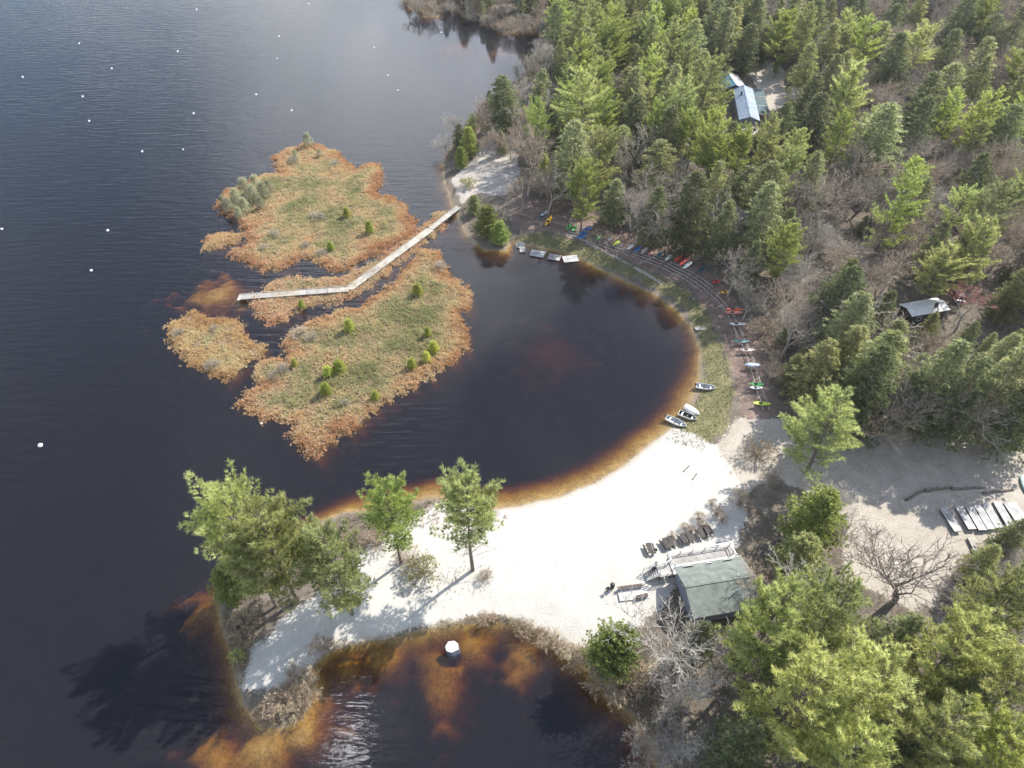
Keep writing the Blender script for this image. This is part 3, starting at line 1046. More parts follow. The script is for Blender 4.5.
for px, py, hh, lab, v, cm in [
        (800, 655, 15, 'sage hemlock filling the gap between the two great pines', 2, 'hem_sage'),
        (745, 745, 15, 'dark hemlock behind the pale bare tree by the pond', 0, 'hem_dark'),
        (900, 640, 15, 'short sage hemlock at the foot of the dark bare oak', 1, 'hem_sage'),
        (893, 755, 15, 'dark green hemlock at the bottom edge between two pines', 4, 'hem_dark'),
        (963, 700, 16, 'sage hemlock inside the lower right stand', 3, 'hem_sage'),
        (1014, 535, 9, 'small olive hemlock in front of the stored dock sections', 2, 'hem_yellow'),
        (985, 560, 9, 'short yellow olive hemlock below the stored dock sections', 0, 'hem_yellow'),
        (700, 640, 11, 'dark hemlock half hidden behind bare branches below the beach house', 3, 'hem_dark')]:
    hero('hem', px, py, hh, lab, .6, 1.05, v, cm)

# single trees of their own shape
pT1 = gat(473, 570)
THIN = conifer(150, 24, 5.0, 'pine', .9, .16)


def thin_pine(seed, H, Rd):
    """pine with a full head, sparse bare limbs below"""
    g = np.random.default_rng(seed)
    cr, tr_, _ = conifer(seed, H, Rd, 'pine', 1.05, .42)
    segs = []
    for i in range(16):
        z = H * g.uniform(.12, .5)
        a, L = g.uniform(0, 6.28), g.uniform(2.0, 5.0)
        p = np.array([0, 0, z])
        for s in range(4):
            q = p + np.array([math.cos(a), math.sin(a), g.uniform(-.25, .25)]) * L / 4
            segs.append([*p, *q, .05 - .01 * s, .04 - .01 * s])
            for w in range(2):
                segs.append([*q, *(q + np.array([math.cos(a + g.normal(0, 1)), math.sin(a + g.normal(0, 1)), g.normal(0, .3)]) * g.uniform(.4, 1.3)), .018, .01])
            p, a = q, a + g.normal(0, .3)
    tv = [v.co[:] for v in tr_.vertices]
    tf = [p.vertices[:] for p in tr_.polygons]
    V, Fq = tubes(segs, 5)
    o = len(tv)
    me = mesh_np('trunk', np.vstack([tv, V]), np.vstack([tf, Fq + o]))
    return cr, me, H


put_tree('pine_tree', thin_pine(151, 23, 6.4), pT1.x, pT1.y, 21, M['pine_pale'], M['bark'], 'pine with bare lower limbs standing alone on the white sand point', rz=.4)
placed.append((pT1.x, pT1.y, 3.5))
pL = gat(590, 674)
put_tree('leaning_tree', conifer(160, 17, 6.4, 'cedar', 1.3, .34), pL.x, pL.y, 10.5, M['cedar'], M['bark'], 'dense olive green tree leaning from the pond bank toward the beach house', rz=.15, tilt=(-.05, .40), wide=1.15)
placed.append((pL.x + 2, pL.y + 1, 4))
# the great bare oak in the lot, seen against white sand
pO = gat(895, 601)
put_tree('bare_oak', bare(172, 15, .55, 6, .2, 2, 1.5, .022, .16), pO.x, pO.y, 17, M['bark_dark'], M['bark_dark'], 'dark many-branched bare oak spread against the white sand of the lot', crown='twigs', rz=2.2, wide=1.2, tilt=(-.06, .05))
placed.append((pO.x, pO.y, 3))
for px, py, hh, lab, v, cm, wd in [
        (862, 322, 15, 'great round grey bare tree above the lone pine', 3, 'bark_grey', 1.35),
        (668, 650, 14, 'pale branching bare tree between the beach house and the pond', 1, 'bark_white', 1.2),
        (700, 690, 13, 'whitish bare tree left of the huge foreground pine', 4, 'bark_white', 1.1),
        (650, 742, 9, 'small grey bare tree at the bottom edge beside the pond', 2, 'bark_grey', 1.1),
        (690, 750, 9, 'whitish bare tree at the bottom edge, right of the pond', 4, 'bark_white', 1.1),
        (640, 650, 8, 'thin grey bare tree at the left wall of the beach house', 0, 'bark_tan', 1.0),
        (918, 392, 15, 'pale bare tree with long limbs in front of the wide sage hemlock', 1, 'bark_grey', 1.2),
        (972, 402, 14, 'bare tree with arching limbs at the upper edge of the lot', 3, 'bark_grey', 1.2),
        (772, 478, 8, 'slim tan bare tree between the beach and the lone pine', 2, 'bark_tan', .7),
        (775, 360, 8, 'straw-coloured willow-like bare tree beside the green kayaks', 4, 'bark_tan', 1.1),
        (898, 398, 15, 'bare tree on a dark straight trunk at the left of the lot edge', 1, 'bark_grey', 1.0),
        (948, 402, 15, 'bare tree on a dark straight trunk in the middle of the lot edge', 4, 'bark_grey', 1.0),
        (984, 408, 14, 'slim bare tree right of the arching one at the lot edge', 3, 'bark_tan', .9),
        (1010, 412, 14, 'bare tree at the right end of the lot edge', 1, 'bark_tan', 1.0),
        (878, 412, 12, 'low bare tree at the lot edge behind the lone pine', 5, 'bark_tan', 1.1),
        (640, 214, 15, 'tall grey bare tree behind the log racks left of the red canoes', 1, 'bark_grey', 1.0),
        (672, 226, 13, 'grey bare tree directly behind the teal canoe', 3, 'bark_grey', 1.0),
        (736, 268, 13, 'grey bare tree behind the single red kayak', 1, 'bark_grey', 1.0),
        (415, 0, 10, 'leftmost bare tree on the far shore at the top edge', 1, 'bark_grey', 1.4),
        (433, 5, 9, 'bare tree second from the left on the far shore of the inlet', 3, 'bark_tan', 1.4),
        (452, 0, 10, 'bare tree third from the left on the far shore of the inlet', 0, 'bark_grey', 1.4),
        (470, 5, 10, 'bare tree in the middle of the far shore of the inlet', 4, 'bark_grey', 1.4),
        (488, 13, 10, 'bare tree fourth from the right on the far shore of the inlet', 2, 'bark_grey', 1.4),
        (505, 19, 10, 'bare tree third from the right on the far shore of the inlet', 5, 'bark_tan', 1.4),
        (523, 18, 10, 'bare tree second from the right on the far shore of the inlet', 1, 'bark_grey', 1.4),
        (541, 24, 10, 'bare tree at the closed end of the inlet', 3, 'bark_grey', 1.4),
        (750, 296, 11, 'grey bare tree above the orange kayaks', 0, 'bark_grey', 1.2),
        (792, 330, 12, 'spreading grey bare tree behind the straw-coloured one', 1, 'bark_grey', 1.2),
        (452, 122, 10, 'silvery bare tree hanging over the inlet shore', 2, 'bark_white', 1.2),
        (446, 140, 8, 'low silvery bare tree reaching over the water by the inlet', 4, 'bark_white', 1.3),
        (590, 165, 13, 'grey bare tree right of the narrow column-like cedar', 3, 'bark_grey', 1.1),
        (625, 165, 12, 'grey bare tree under the yellow green pine above the cove', 0, 'bark_grey', 1.1)]:
    hero('bare', px, py, hh, lab, .6, wd, v, cm, 'bark_grey' if cm == 'bark_grey' else cm)
hero('bare', 972, 303, 11, 'bare tree with red buds below the parked blue car', .68, 1.0, 3, 'red_buds', 'bark_grey', name='red_budded_tree')

# ------------------------------------------------------------------ the rest of the forest
KEEP_CLEAR = [   # pixels the photograph shows uncovered: x0, y0, x1, y1
    (716, 62, 768, 122), (752, 86, 786, 112), (446, 152, 516, 206), (512, 206, 562, 262), (560, 222, 600, 268), (600, 238, 700, 292), (676, 255, 730, 300),
    (700, 285, 770, 412), (640, 400, 790, 560), (646, 535, 748, 622), (585, 570, 660, 640), (850, 430, 1024, 555), (850, 500, 960, 606), (908, 300, 956, 318), (948, 286, 998, 320),
    (0, 0, 390, 768), (390, 33, 468, 108), (468, 33, 500, 84), (500, 40, 516, 62), (390, 108, 430, 250), (440, 245, 690, 768), (812, 82, 822, 90), (735, 75, 780, 100)]


def visible_block(x, y, z, H, rad):
    for fz in (.25, .5, .75, 1.0):
        k = rad * (1.05 - .75 * fz)
        for dx in (-k, 0, k):
            a, b_ = proj(x + dx, y, z + H * fz)
            for (x0, y0, x1, y1) in KEEP_CLEAR:
                if x0 <= a <= x1 and y0 <= b_ <= y1:
                    return True
    return False


def kind_at(px, py):
    """share of evergreen, pine and bare trees by where the crown shows"""
    if py < 62 and px < 560:
        return (.12, .03, .85)
    if px < 560:
        return (.12, .04, .84)
    if px < 760 and py < 130:
        return (.46, .40, .14)
    if px < 700 and py < 245:
        return (.14, .04, .82)
    if px < 790 and py < 330:
        return (.42, .06, .52)
    if py < 280:
        w = .5 + .35 * math.sin(px * .031 + py * .017) + .25 * math.sin(px * .011 - py * .043 + 2)
        return (.08 + .20 * w, .05 + .17 * w, .87 - .37 * w)
    if py < 440:
        return (.44, .04, .52)
    if px < 735:
        return (.12, .02, .86)
    return (.12, .12, .76)


cand = []
gr = np.random.default_rng(77)
Nc = 26000
fx = gr.uniform(-75, 250, Nc)
fy = gr.uniform(18, 395, Nc)
hh_, sm_, _ = heights(np.column_stack([fx, fy]))
zsand = np.maximum(sdist(np.column_stack([fx, fy]), wpoly(Z_SAND)), sdist(np.column_stack([fx, fy]), wpoly(Z_LOT)))
cell = {}
forest_list = []


def near_ok(x, y, r):
    i, j = int(x // 8), int(y // 8)
    for a in (-1, 0, 1):
        for b_ in (-1, 0, 1):
            for (u, v, q) in cell.get((i + a, j + b_), ()):
                if (u - x) ** 2 + (v - y) ** 2 < ((q + r) * .5) ** 2:
                    return False
    return True


def cell_add(x, y, r):
    cell.setdefault((int(x // 8), int(y // 8)), []).append((x, y, r))


for (x, y, r) in placed:
    cell_add(x, y, min(6.0, r * 1.7))
cnt = dict(hem=0, pine=0, bare=0)
for i in range(Nc):
    x, y, z = fx[i], fy[i], hh_[i]
    if sm_[i] < 1.0 or zsand[i] > -.5:
        continue
    px, py = proj(x, y, z + 9)
    if not (-40 < px < 1080 and -45 < py < 800):
        continue
    pe, pp, pb = kind_at(px, py)
    q = gr.random()
    kind = 'hem' if q < pe else ('pine' if q < pe + pp else 'bare')
    big = gr.random()
    edge = np.clip((sm_[i] - 1) / 8, .45, 1)
    if kind == 'hem':
        H, rad, sp_ = gr.uniform(12, 22) * edge, 4.4, gr.uniform(5.2, 7.4)
    elif kind == 'pine':
        H, rad, sp_ = gr.uniform(13, 24) * edge, 4.6, gr.uniform(5.6, 8.4)
    else:
        H, rad, sp_ = gr.uniform(10, 16) * edge, 3.6, 4.3
    if H < 0 or cnt[kind] >= ({'hem': 265, 'pine': 110, 'bare': 285}[kind]):
        continue
    if not near_ok(x, y, sp_):
        continue
    if visible_block(x, y, z, H, rad):
        # a small one may still fit
        H *= .42
        if H < 3.0 or visible_block(x, y, z, H, rad * .45):
            continue
        sp_ *= .6
        if not near_ok(x, y, sp_):
            continue
    cell_add(x, y, sp_)
    cnt[kind] += 1
    forest_list.append((kind, x, y, z, H))
n_sap = dict(sap=0, yhem=0)
for i in range(Nc - 1, -1, -1):
    x, y, z = fx[i], fy[i], hh_[i]
    if sm_[i] < 1.0 or zsand[i] > -.5:
        continue
    px, py = proj(x, y, z + 3)
    if not (395 < px < 1040 and -20 < py < 780):
        continue
    kind = 'sap' if gr.random() < .6 else 'yhem'
    if kind == 'yhem' and gr.random() > kind_at(px, py)[0] * .9:
        kind = 'sap'
    H, rad = (gr.uniform(5, 9), 1.9) if kind == 'sap' else (gr.uniform(4, 9), 1.6)
    if n_sap[kind] >= 280 or not near_ok(x, y, 2.6) or visible_block(x, y, z, H, rad):
        continue
    cell_add(x, y, 2.6)
    n_sap[kind] += 1
    forest_list.append((kind, x, y, z, H))
print('forest', cnt, n_sap)

LANDMARKS = [('the blue-roofed cabin', 748, 102), ('the white-roofed cabin', 726, 70), ('the pale sand clearing', 488, 165), ('the boardwalk landing', 458, 205), ('the yellow kayak', 549, 222),
             ('the blue kayaks', 583, 233), ('the red canoes', 683, 263), ('the orange kayaks', 733, 312), ('the lime kayak', 763, 404), ('the beach house', 708, 585), ('the stored dock sections', 980, 515),
             ('the red-budded tree', 972, 303), ('the white-roofed shed', 930, 312), ('the dark bare oak', 900, 560), ('the lone pale pine', 826, 424), ('the great round bare tree', 862, 322),
             ('the fan-shaped pine', 783, 248), ('the top right corner', 1015, 8), ('the right edge midpoint', 1018, 384), ('the top edge midpoint', 512, 4), ('the bottom right corner', 1015, 762),
             ('the inlet', 480, 50), ('the two-trunked tall pine', 805, 40), ('the slim lone yellow green pine', 952, 110), ('the pond', 640, 740)]
ORD = ['nearest', 'second nearest', 'third nearest', 'fourth nearest', 'fifth nearest', 'sixth nearest', 'seventh nearest', 'eighth nearest', 'ninth nearest', 'tenth nearest']
DIRS = ['right of', 'upper right of', 'above', 'upper left of', 'left of', 'lower left of', 'below', 'lower right of']
buckets = {}
recs = []
for (kind, x, y, z, H) in forest_list:
    px, py = proj(x, y, z + H * .6)
    best = min(LANDMARKS, key=lambda l: (l[1] - px) ** 2 + (l[2] - py) ** 2)
    a = math.atan2(best[2] - py, px - best[1])
    dname = DIRS[int(round(a / (math.pi / 4))) % 8]
    s = vnoise(np.array([x]), np.array([y]), .05, 21)[0] + gr.normal(0, .35)
    small = kind in ('sap', 'yhem')
    if kind in ('hem', 'yhem'):
        cm = 'hem_dark' if s < -.22 else ('hem_yellow' if s > .3 else 'hem_sage')
        word = {'hem_dark': 'dark green', 'hem_yellow': 'olive', 'hem_sage': 'sage green'}[cm] + ' cone-shaped hemlock'
    elif kind == 'pine':
        cm = 'pine_bright' if s > .1 else 'pine_pale'
        word = {'pine_bright': 'yellow green', 'pine_pale': 'pale green'}[cm] + ' layered pine'
    else:
        cm = 'bark_tan' if s < -.25 else ('bark_white' if s > .42 else 'bark_grey')
        word = {'bark_tan': 'tan', 'bark_white': 'whitish', 'bark_grey': 'grey'}[cm] + ' bare tree'
    if small:
        word = word.replace('cone-shaped hemlock', 'young hemlock').replace('bare tree', 'bare sapling')
    d = math.hypot(best[1] - px, best[2] - py)
    buckets.setdefault((word, best[0], dname), []).append((d, len(recs)))
    recs.append([kind, x, y, z, H, cm, word, best[0], dname, ''])
for (word, lm, dn), lst in buckets.items():
    for k, (d, i) in enumerate(sorted(lst)):
        lab9 = f"{ORD[min(k, 9)]} {word} to the {dn} {lm}".replace('to the above', 'above').replace('to the below', 'below')
        recs[i][9] = lab9.replace(' cone-shaped', '').replace(' layered', '') if len(lab9.replace('-', ' ').split()) > 15 else lab9
        if len(recs[i][9].replace('-', ' ').split()) > 16:
            recs[i][9] = recs[i][9].replace(' to the ', ' at ')
        recs[i][9] = recs[i][9].replace('the slim lone yellow green pine', 'the slim lone pine').replace('the two-trunked tall pine', 'the two-trunked pine')
for i, (kind, x, y, z, H, cm, word, lm, dn, lab) in enumerate(recs):
    P = {'hem': HEM, 'pine': PINE, 'bare': BARE, 'sap': BARE, 'yhem': HEM}[kind]
    nm = {'sap': 'bare_sapling', 'yhem': 'young_hemlock', 'hem': 'hemlock_tree', 'pine': 'pine_tree', 'bare': 'bare_tree'}[kind]
    gp = {'sap': 'bare saplings under the forest', 'yhem': 'young hemlocks under the forest', 'hem': 'hemlocks of the lakeside forest', 'pine': 'pines of the lakeside forest', 'bare': 'leafless trees of the lakeside forest'}[kind]
    wd = {'sap': rnd.uniform(1.1, 1.6), 'yhem': rnd.uniform(.95, 1.2), 'hem': rnd.uniform(.95, 1.4), 'pine': rnd.uniform(.85, 1.3), 'bare': rnd.uniform(.95, 1.4)}[kind]
    if H < 8:
        wd *= 1.15
    put_tree(nm, P[rnd.randrange(len(P))], x, y, H, M[cm], M['bark' if kind not in ('bare', 'sap') else (cm if cm != 'bark_white' else 'bark_grey')], lab, 'tree', gp, wide=wd,
             tilt=(rnd.gauss(0, .045), rnd.gauss(0, .045)), z=z, crown='twigs' if kind in ('bare', 'sap') else 'crown')

# ------------------------------------------------------------------ ground cover one could not count
def scatter_poly(px_poly, n, seed):
    g = np.random.default_rng(seed)
    w = wpoly(px_poly) if not isinstance(px_poly, np.ndarray) else px_poly
    lo, hi = w.min(0), w.max(0)
    P = g.uniform(lo, hi, (n, 2))
    return P[sdist(P, w) > 0], g


def cover(name, P, L, Wd, per, matn, tintf, g, up=.9, spread=.45, zoff=0.0, scale=None):
    h, sm, si = heights(P)
    C = np.column_stack([P, np.maximum(h, -.06) + zoff])
    if callable(L):
        L = L(P)
    D = np.tile([0, 0, 1.], (len(P), 1))
    V, Fc, T = blades(C, D, L, Wd, g, spread, per, up, tintf(P, sm, si), .06)
    return tag(link(name, mesh_np(name, V, Fc, T), M[matn]), kind='stuff')


for nm, w in W_ISL.items():
    area = abs(np.sum(w[:, 0] * np.roll(w[:, 1], -1) - np.roll(w[:, 0], -1) * w[:, 1])) / 2
    lo, hi = w.min(0) - 1.2, w.max(0) + 1.2
    g = np.random.default_rng(len(nm))
    P = g.uniform(lo, hi, (int(np.prod(hi - lo) * 16), 2))
    d = sdist(P, w)
    P = P[d > -.25 - 1.1 * g.uniform(0, 1, len(P)) ** 5]
    wetp = .6 * vnoise(P[:, 0], P[:, 1], .55, 31) + .6 * vnoise(P[:, 0], P[:, 1], 1.9, 32) + g.normal(0, .10, len(P))
    P = P[wetp < .50]

    def tf(P, sm, si, nm=nm, g=g):
        base = np.clip((si - .3) / (4.5 if nm in ('north', 'south') else 8), 0, 1) * .62
        t_ = base + .40 * vnoise(P[:, 0], P[:, 1], .30, 3) + .22 * vnoise(P[:, 0], P[:, 1], .95, 8) + g.normal(0, .04, len(P))
        if nm == 'south':
            t_ = t_ + .1
        if nm == 'strip':
            t_ = t_ * .6 + .32
        return np.clip(t_ + .08, 0, 1)
    cover('bog_sedge', P, lambda Q: np.clip(.46 + .3 * vnoise(Q[:, 0], Q[:, 1], 1.3, 61) + .25 * vnoise(Q[:, 0], Q[:, 1], .5, 62), .15, .95), .15, 6, 'sedge', tf, g, .5, .8)

# brown twiggy fringe of the pond, the point and the shore
BRUSH = [[(222, 612), (264, 618), (252, 650), (243, 690), (232, 660)], [(290, 662), (318, 666), (312, 702), (300, 718), (262, 730), (250, 714), (284, 694)],
         [(318, 640), (360, 642), (400, 634), (430, 628), (470, 618), (505, 616), (540, 632), (528, 634), (500, 626), (440, 634), (380, 643), (335, 655)],
         [(505, 616), (545, 630), (600, 655), (640, 660), (662, 700), (655, 745), (636, 722), (602, 694), (584, 672), (555, 650), (525, 630)],
         [(395, 510), (440, 498), (500, 512), (515, 518), (470, 530), (410, 530), (385, 540)],
         [(300, 530), (350, 513), (392, 512), (384, 540), (340, 560), (300, 560)],
         [(404, 0), (412, 9), (430, 17), (450, 11), (470, 17), (490, 26), (505, 32), (524, 31), (541, 34), (541, 22), (505, 18), (470, 4), (430, 2)],
         [(546, 44), (538, 56), (522, 76), (500, 96), (480, 112), (458, 135), (446, 160), (462, 160), (476, 135), (500, 115), (530, 85), (556, 50)],
         [(460, 565), (490, 560), (495, 585), (470, 600), (400, 600), (390, 575), (430, 575)]]
for k, p in enumerate(BRUSH):
    a = wpoly(p)
    ar = abs(np.sum(a[:, 0] * np.roll(a[:, 1], -1) - np.roll(a[:, 0], -1) * a[:, 1])) / 2
    box_ = np.prod(a.max(0) - a.min(0))
    dn = (9, 9, 9, 9, 6, 5, 2.2, 3, 1.6)[k]
    P, g = scatter_poly(p, int(box_ * dn), 900 + k)
    P = P[heights(P)[0] > -.12]
    cover('shore_brush', P, (1.0, 1.0, .75, .95, .5, .6, 1.9, 1.7, .35)[k], (.05, .05, .05, .05, .05, .05, .07, .06, .05)[k], 6, 'brush_brown', lambda P, sm, si, g=g: np.clip(.5 + .5 * vnoise(P[:, 0], P[:, 1], .8, 5) + g.normal(0, .15, len(P)), 0, 1), g, .7, .6)

P, g = scatter_poly(Z_GRASS, 30000, 41)
hz_, smz, _ = heights(P)
P = P[(hz_ > .02)]
cover('shore_grass', P, .22, .045, 5, 'shore_grass', lambda P, sm, si: np.clip(.50 + .5 * vnoise(P[:, 0], P[:, 1], .5, 15) + .45 * vnoise(P[:, 0], P[:, 1], 2.2, 16), 0, 1), g, .7, .6)
# forest floor twigs and saplings
P = np.column_stack([fx, fy])
g = np.random.default_rng(8)
P = np.vstack([P, P + g.normal(0, 1.3, P.shape), P + g.normal(0, 1.3, P.shape)])
h0, s0, _ = heights(P)
zz_ = np.maximum.reduce([sdist(P, wpoly(q)) for q in (Z_SAND, Z_LOT, Z_CAB, Z_CAR, Z_GRASS, Z_LITTER, Z_PALE)])
ppx, ppy = proj(P[:, 0], P[:, 1], h0)
P = P[(s0 > .4) & (zz_ < -.6) & (ppx > -30) & (ppx < 1060) & (ppy > -20) & (ppy < 800)]
bhx, bhy = at(705, 585, 1)
P = P[(np.hypot(P[:, 0] - bhx, P[:, 1] - bhy) > 7.5)]
cover('understory', P, 1.25, .05, 6, 'understory', lambda P, sm, si: np.clip(.5 + .5 * vnoise(P[:, 0], P[:, 1], .3, 25) + g.normal(0, .15, len(P)), 0, 1), g, .85, .5)

# ------------------------------------------------------------------ plants of the bog islands
for k, (px, py, hh, lab) in enumerate([
        (230, 212, 4.2, 'grey green tamarack at the left end of the island thicket'), (238, 205, 4.8, 'grey green tamarack second from the left in the island thicket'),
        (246, 213, 4.4, 'tamarack at the lower edge of the island thicket'), (247, 197, 5.6, 'tallest grey green tamarack of the island thicket'),
        (255, 203, 5.2, 'tamarack in the middle of the island thicket'), (258, 192, 5.0, 'tamarack at the top of the island thicket'),
        (265, 198, 4.6, 'tamarack at the upper right of the island thicket'), (270, 192, 3.6, 'small tamarack at the right end of the island thicket'),
        (240, 218, 3.2, 'low tamarack at the bottom of the island thicket'), (224, 206, 3.0, 'lowest tamarack at the water on the thicket left'),
        (262, 209, 3.6, 'tamarack at the lower right of the island thicket'), (309, 147, 4.4, 'lone pale tamarack at the north tip of the upper island'),
        (296, 158, 2.6, 'small tamarack left of the north tip of the upper island'), (320, 157, 2.4, 'small tamarack right of the north tip of the upper island')]):
    p = gat(px, py)
    put_tree('tamarack', TAM[k % 3], p.x, p.y, hh, M['tamarack'], M['bark_grey'], lab, 'tree', 'tamaracks on the upper island', wide=1.35)
for k, (px, py, hh, lab) in enumerate([
        (370, 233, 2.9, 'yellow green young conifer at the right of the upper island'), (347, 217, 2.3, 'slim yellow young conifer in the middle of the upper island'),
        (331, 250, 2.0, 'yellow green young conifer at the lower edge of the upper island'), (418, 295, 2.6, 'yellow green young conifer near the top of the lower island'),
        (350, 331, 2.7, 'slim bright young conifer left of centre on the lower island'), (306, 322, 1.9, 'pale young conifer at the upper left of the lower island'),
        (434, 352, 2.4, 'yellow green young conifer at the right shore of the lower island'), (427, 361, 2.1, 'young conifer just below the pair at the right shore'),
        (412, 368, 2.2, 'young conifer leftmost at the right shore of the lower island'), (340, 372, 2.6, 'bright young conifer in the lower half of the lower island'),
        (329, 376, 2.2, 'bushy young conifer left of the bright one on the lower island'), (327, 394, 2.5, 'lowest yellow green young conifer on the lower island'),
        (376, 399, 1.8, 'small yellow young conifer at the lower right of the lower island'), (428, 336, 2.0, 'small young conifer above the right shore of the lower island'),
        (295, 366, 1.7, 'small yellow sapling at the left of the lower island')]):
    p = gat(px, py)
    put_tree('young_conifer', YNG[k % 2], p.x, p.y, hh * 1.15, M['young_green'], M['bark'], lab, 'sapling', 'young conifers on the bog islands', wide=rnd.uniform(.75, 1.05))
for k, (px, py, hh, wd, lab) in enumerate([
        (275, 236, 1.7, 1.0, 'grey shrub on the left lobe of the upper island'), (264, 250, 1.5, .9, 'grey shrub at the lower left tip of the upper island'),
        (306, 247, 1.4, 1.1, 'grey shrub on the lower shore of the upper island'), (318, 219, 1.6, 1.5, 'silvery dead shrub in the middle of the upper island'),
        (322, 254, 1.4, 1.1, 'grey brown shrub beside a young conifer on the upper island'), (293, 162, 1.5, 1.4, 'pale grey shrub at the north shore of the upper island'),
        (335, 165, 1.3, 1.2, 'grey shrub on the upper right shoulder of the upper island'), (299, 335, 1.7, 1.3, 'pale shrub at the upper left shore of the lower island'),
        (312, 340, 1.5, 1.2, 'grey shrub right of the pale shrub on the lower island'), (283, 372, 1.6, 1.2, 'silvery shrub on the left lobe of the lower island'),
        (273, 378, 1.4, 1.1, 'low silvery shrub at the left tip of the lower island'), (440, 268, 1.5, 1.4, 'grey shrub at the top right corner of the lower island'),
        (178, 335, 1.4, 1.1, 'pale shrub at the left end of the west islet'), (213, 366, 1.5, 1.3, 'grey shrub at the lower end of the west islet'),
        (215, 330, 1.2, 1.0, 'small pale shrub at the top of the west islet'), (345, 405, 1.4, .9, 'dark grey shrub near the south end of the lower island')]):
    p = gat(px, py)
    put_tree('shrub', SHR[k % 3], p.x, p.y, hh, M['dwarf_grey'], M['bark_grey'], lab, 'shrub', 'grey shrubs on the bog islands', wide=wd, trunk='stems')
for k, (px, py, hh, wd, lab, cm) in enumerate([
        (422, 575, 3.0, 1.0, 'round olive bush between the two trunks on the sandy point', 'hem_yellow'), (411, 562, 2.2, 1.3, 'brown twiggy bush left of the olive bush on the sandy point', 'brush_brown'),
        (378, 545, 2.4, 1.2, 'brown bush at the foot of the bright green pine', 'brush_brown'), (239, 658, 1.5, 1.0, 'small green bush at the lakeward edge of the point', 'pine_bright'),
        (240, 640, 2.0, 1.2, 'reddish brown shrub under the clump on the sandy point', 'brush_brown'),
        (246, 622, 2.0, 1.2, 'brown shrub above the reddish one on the sandy point', 'brush_brown'),
        (304, 690, 2.2, 1.4, 'brown shrub on the pond side of the tip of the point', 'brush_brown'),
        (284, 704, 2.2, 1.4, 'brown shrub in the middle of the tip of the point', 'brush_brown'),
        (298, 712, 1.8, 1.3, 'lowest brown shrub at the very tip of the point', 'brush_brown'),
        (322, 648, 1.8, 1.2, 'brown shrub above the pond, left of the boulder', 'brush_brown'),
        (486, 620, 1.3, 1.3, 'low brown shrub on the pond bank above right of the boulder', 'brush_brown'),
        (524, 630, 1.6, 1.3, 'brown shrub on the pond bank at the middle of the beach edge', 'brush_brown'),
        (551, 644, 1.9, 1.3, 'brown shrub on the pond bank left of the leaning tree', 'brush_brown'),
        (574, 660, 2.0, 1.3, 'brown shrub at the foot of the leaning tree', 'brush_brown'),
        (604, 690, 2.4, 1.3, 'brown shrub at the pond bank below the leaning tree', 'brush_brown'), (756, 455, 3.0, 1.2, 'straw-coloured shrub at the inner edge of the beach', 'brush_brown'),
        (740, 505, 2.4, 1.1, 'brown shrub at the upper right of the picnic tables', 'brush_brown'), (765, 335, 3.2, 1.4, 'straw yellow shrub right of the dark teal kayak', 'brush_brown'),
        (772, 350, 2.6, 1.3, 'tan shrub right of the pale blue kayak', 'brush_brown'), (601, 240, 2.6, 1.6, 'tan brush heap beside the far rack rails', 'brush_brown'),
        (555, 208, 3.0, 1.5, 'round tan shrub above the yellow kayak', 'brush_brown'), (468, 186, 2.0, 1.4, 'olive shrub at the top end of the boardwalk', 'hem_yellow'),
        (655, 690, 3.2, 1.3, 'brown shrub on the pond bank below the beach house', 'brush_brown'), (625, 680, 2.8, 1.5, 'reddish brown shrub at the corner of the pond', 'brush_brown'),
        (752, 575, 2.4, 1.1, 'dark twiggy shrub at the right end of the porch', 'brush_brown'), (486, 578, 1.5, 1.0, 'brown stump-like bush at the foot of the lone sand pine', 'brush_brown')]):
    if not lab:
        continue
    p = gat(px, py)
    put_tree('shrub', (LSHR if cm != 'brush_brown' else SHR)[k % 2], p.x, p.y, hh, M[cm], M['bark_tan'], lab, 'shrub', 'shrubs along the shore', wide=wd, trunk='stems')

# ------------------------------------------------------------------ boardwalk across the islands
def V3(px, py, z):
    x, y = at(px, py, z)
    return Vector((x, y, z))


BZ = .72
bw = thing('boardwalk', 'pale plank boardwalk crossing the bog islands to the wooded shore', 'boardwalk', V3(350, 288, 0))


def rel(o, v):
    return Vector(v) - o.location


def plank_run(parent, a, b, width, z, nsec, matn, mat2, rails=True, seed=0):
    g = random.Random(seed)
    a, b = Vector(a), Vector(b)
    d = (b - a)
    L = d.length
    d.normalize()
    n = Vector((-d.y, d.x, 0))
    ang = math.atan2(d.y, d.x)
    for s in range(nsec):
        s0, s1 = L * s / nsec + .03, L * (s + 1) / nsec - .03
        mb = MB()
        k = max(3, int((s1 - s0) / .2))
        for i in range(k):
            c = a + d * (s0 + (s1 - s0) * (i + .5) / k)
            mb.box((c.x, c.y, z + g.uniform(-.006, .006)), ((s1 - s0) / k - .012, width + g.uniform(-.05, .05), .05), ang)
        mb.build('deck_section', M[matn if g.random() < .7 else mat2], parent)
        bm_ = MB()
        for sg in (-1, 1):
            bm_.bar(a + d * s0 + n * sg * width * .38 + Vector((0, 0, z - .13)), a + d * s1 + n * sg * width * .38 + Vector((0, 0, z - .13)), .09, .18)
        bm_.build('joist', M['wood_brown'], parent)
        if rails:
            for sg in (-1, 1):
                rb = MB()
                rb.bar(a + d * s0 + n * sg * (width / 2 - .06) + Vector((0, 0, z + .11)), a + d * s1 + n * sg * (width / 2 - .06) + Vector((0, 0, z + .11)), .1, .1)
                rb.build('kerb_rail', M[matn], parent)
        pb = MB()
        for sg in (-1, 1):
            c = a + d * (s0 + .1) + n * sg * (width / 2 + .08)
            pb.tube((c.x, c.y, z - 2.2), (c.x, c.y, z + .35), .075, .075, 7)
        pb.build('post', M['wood_dark'], parent)


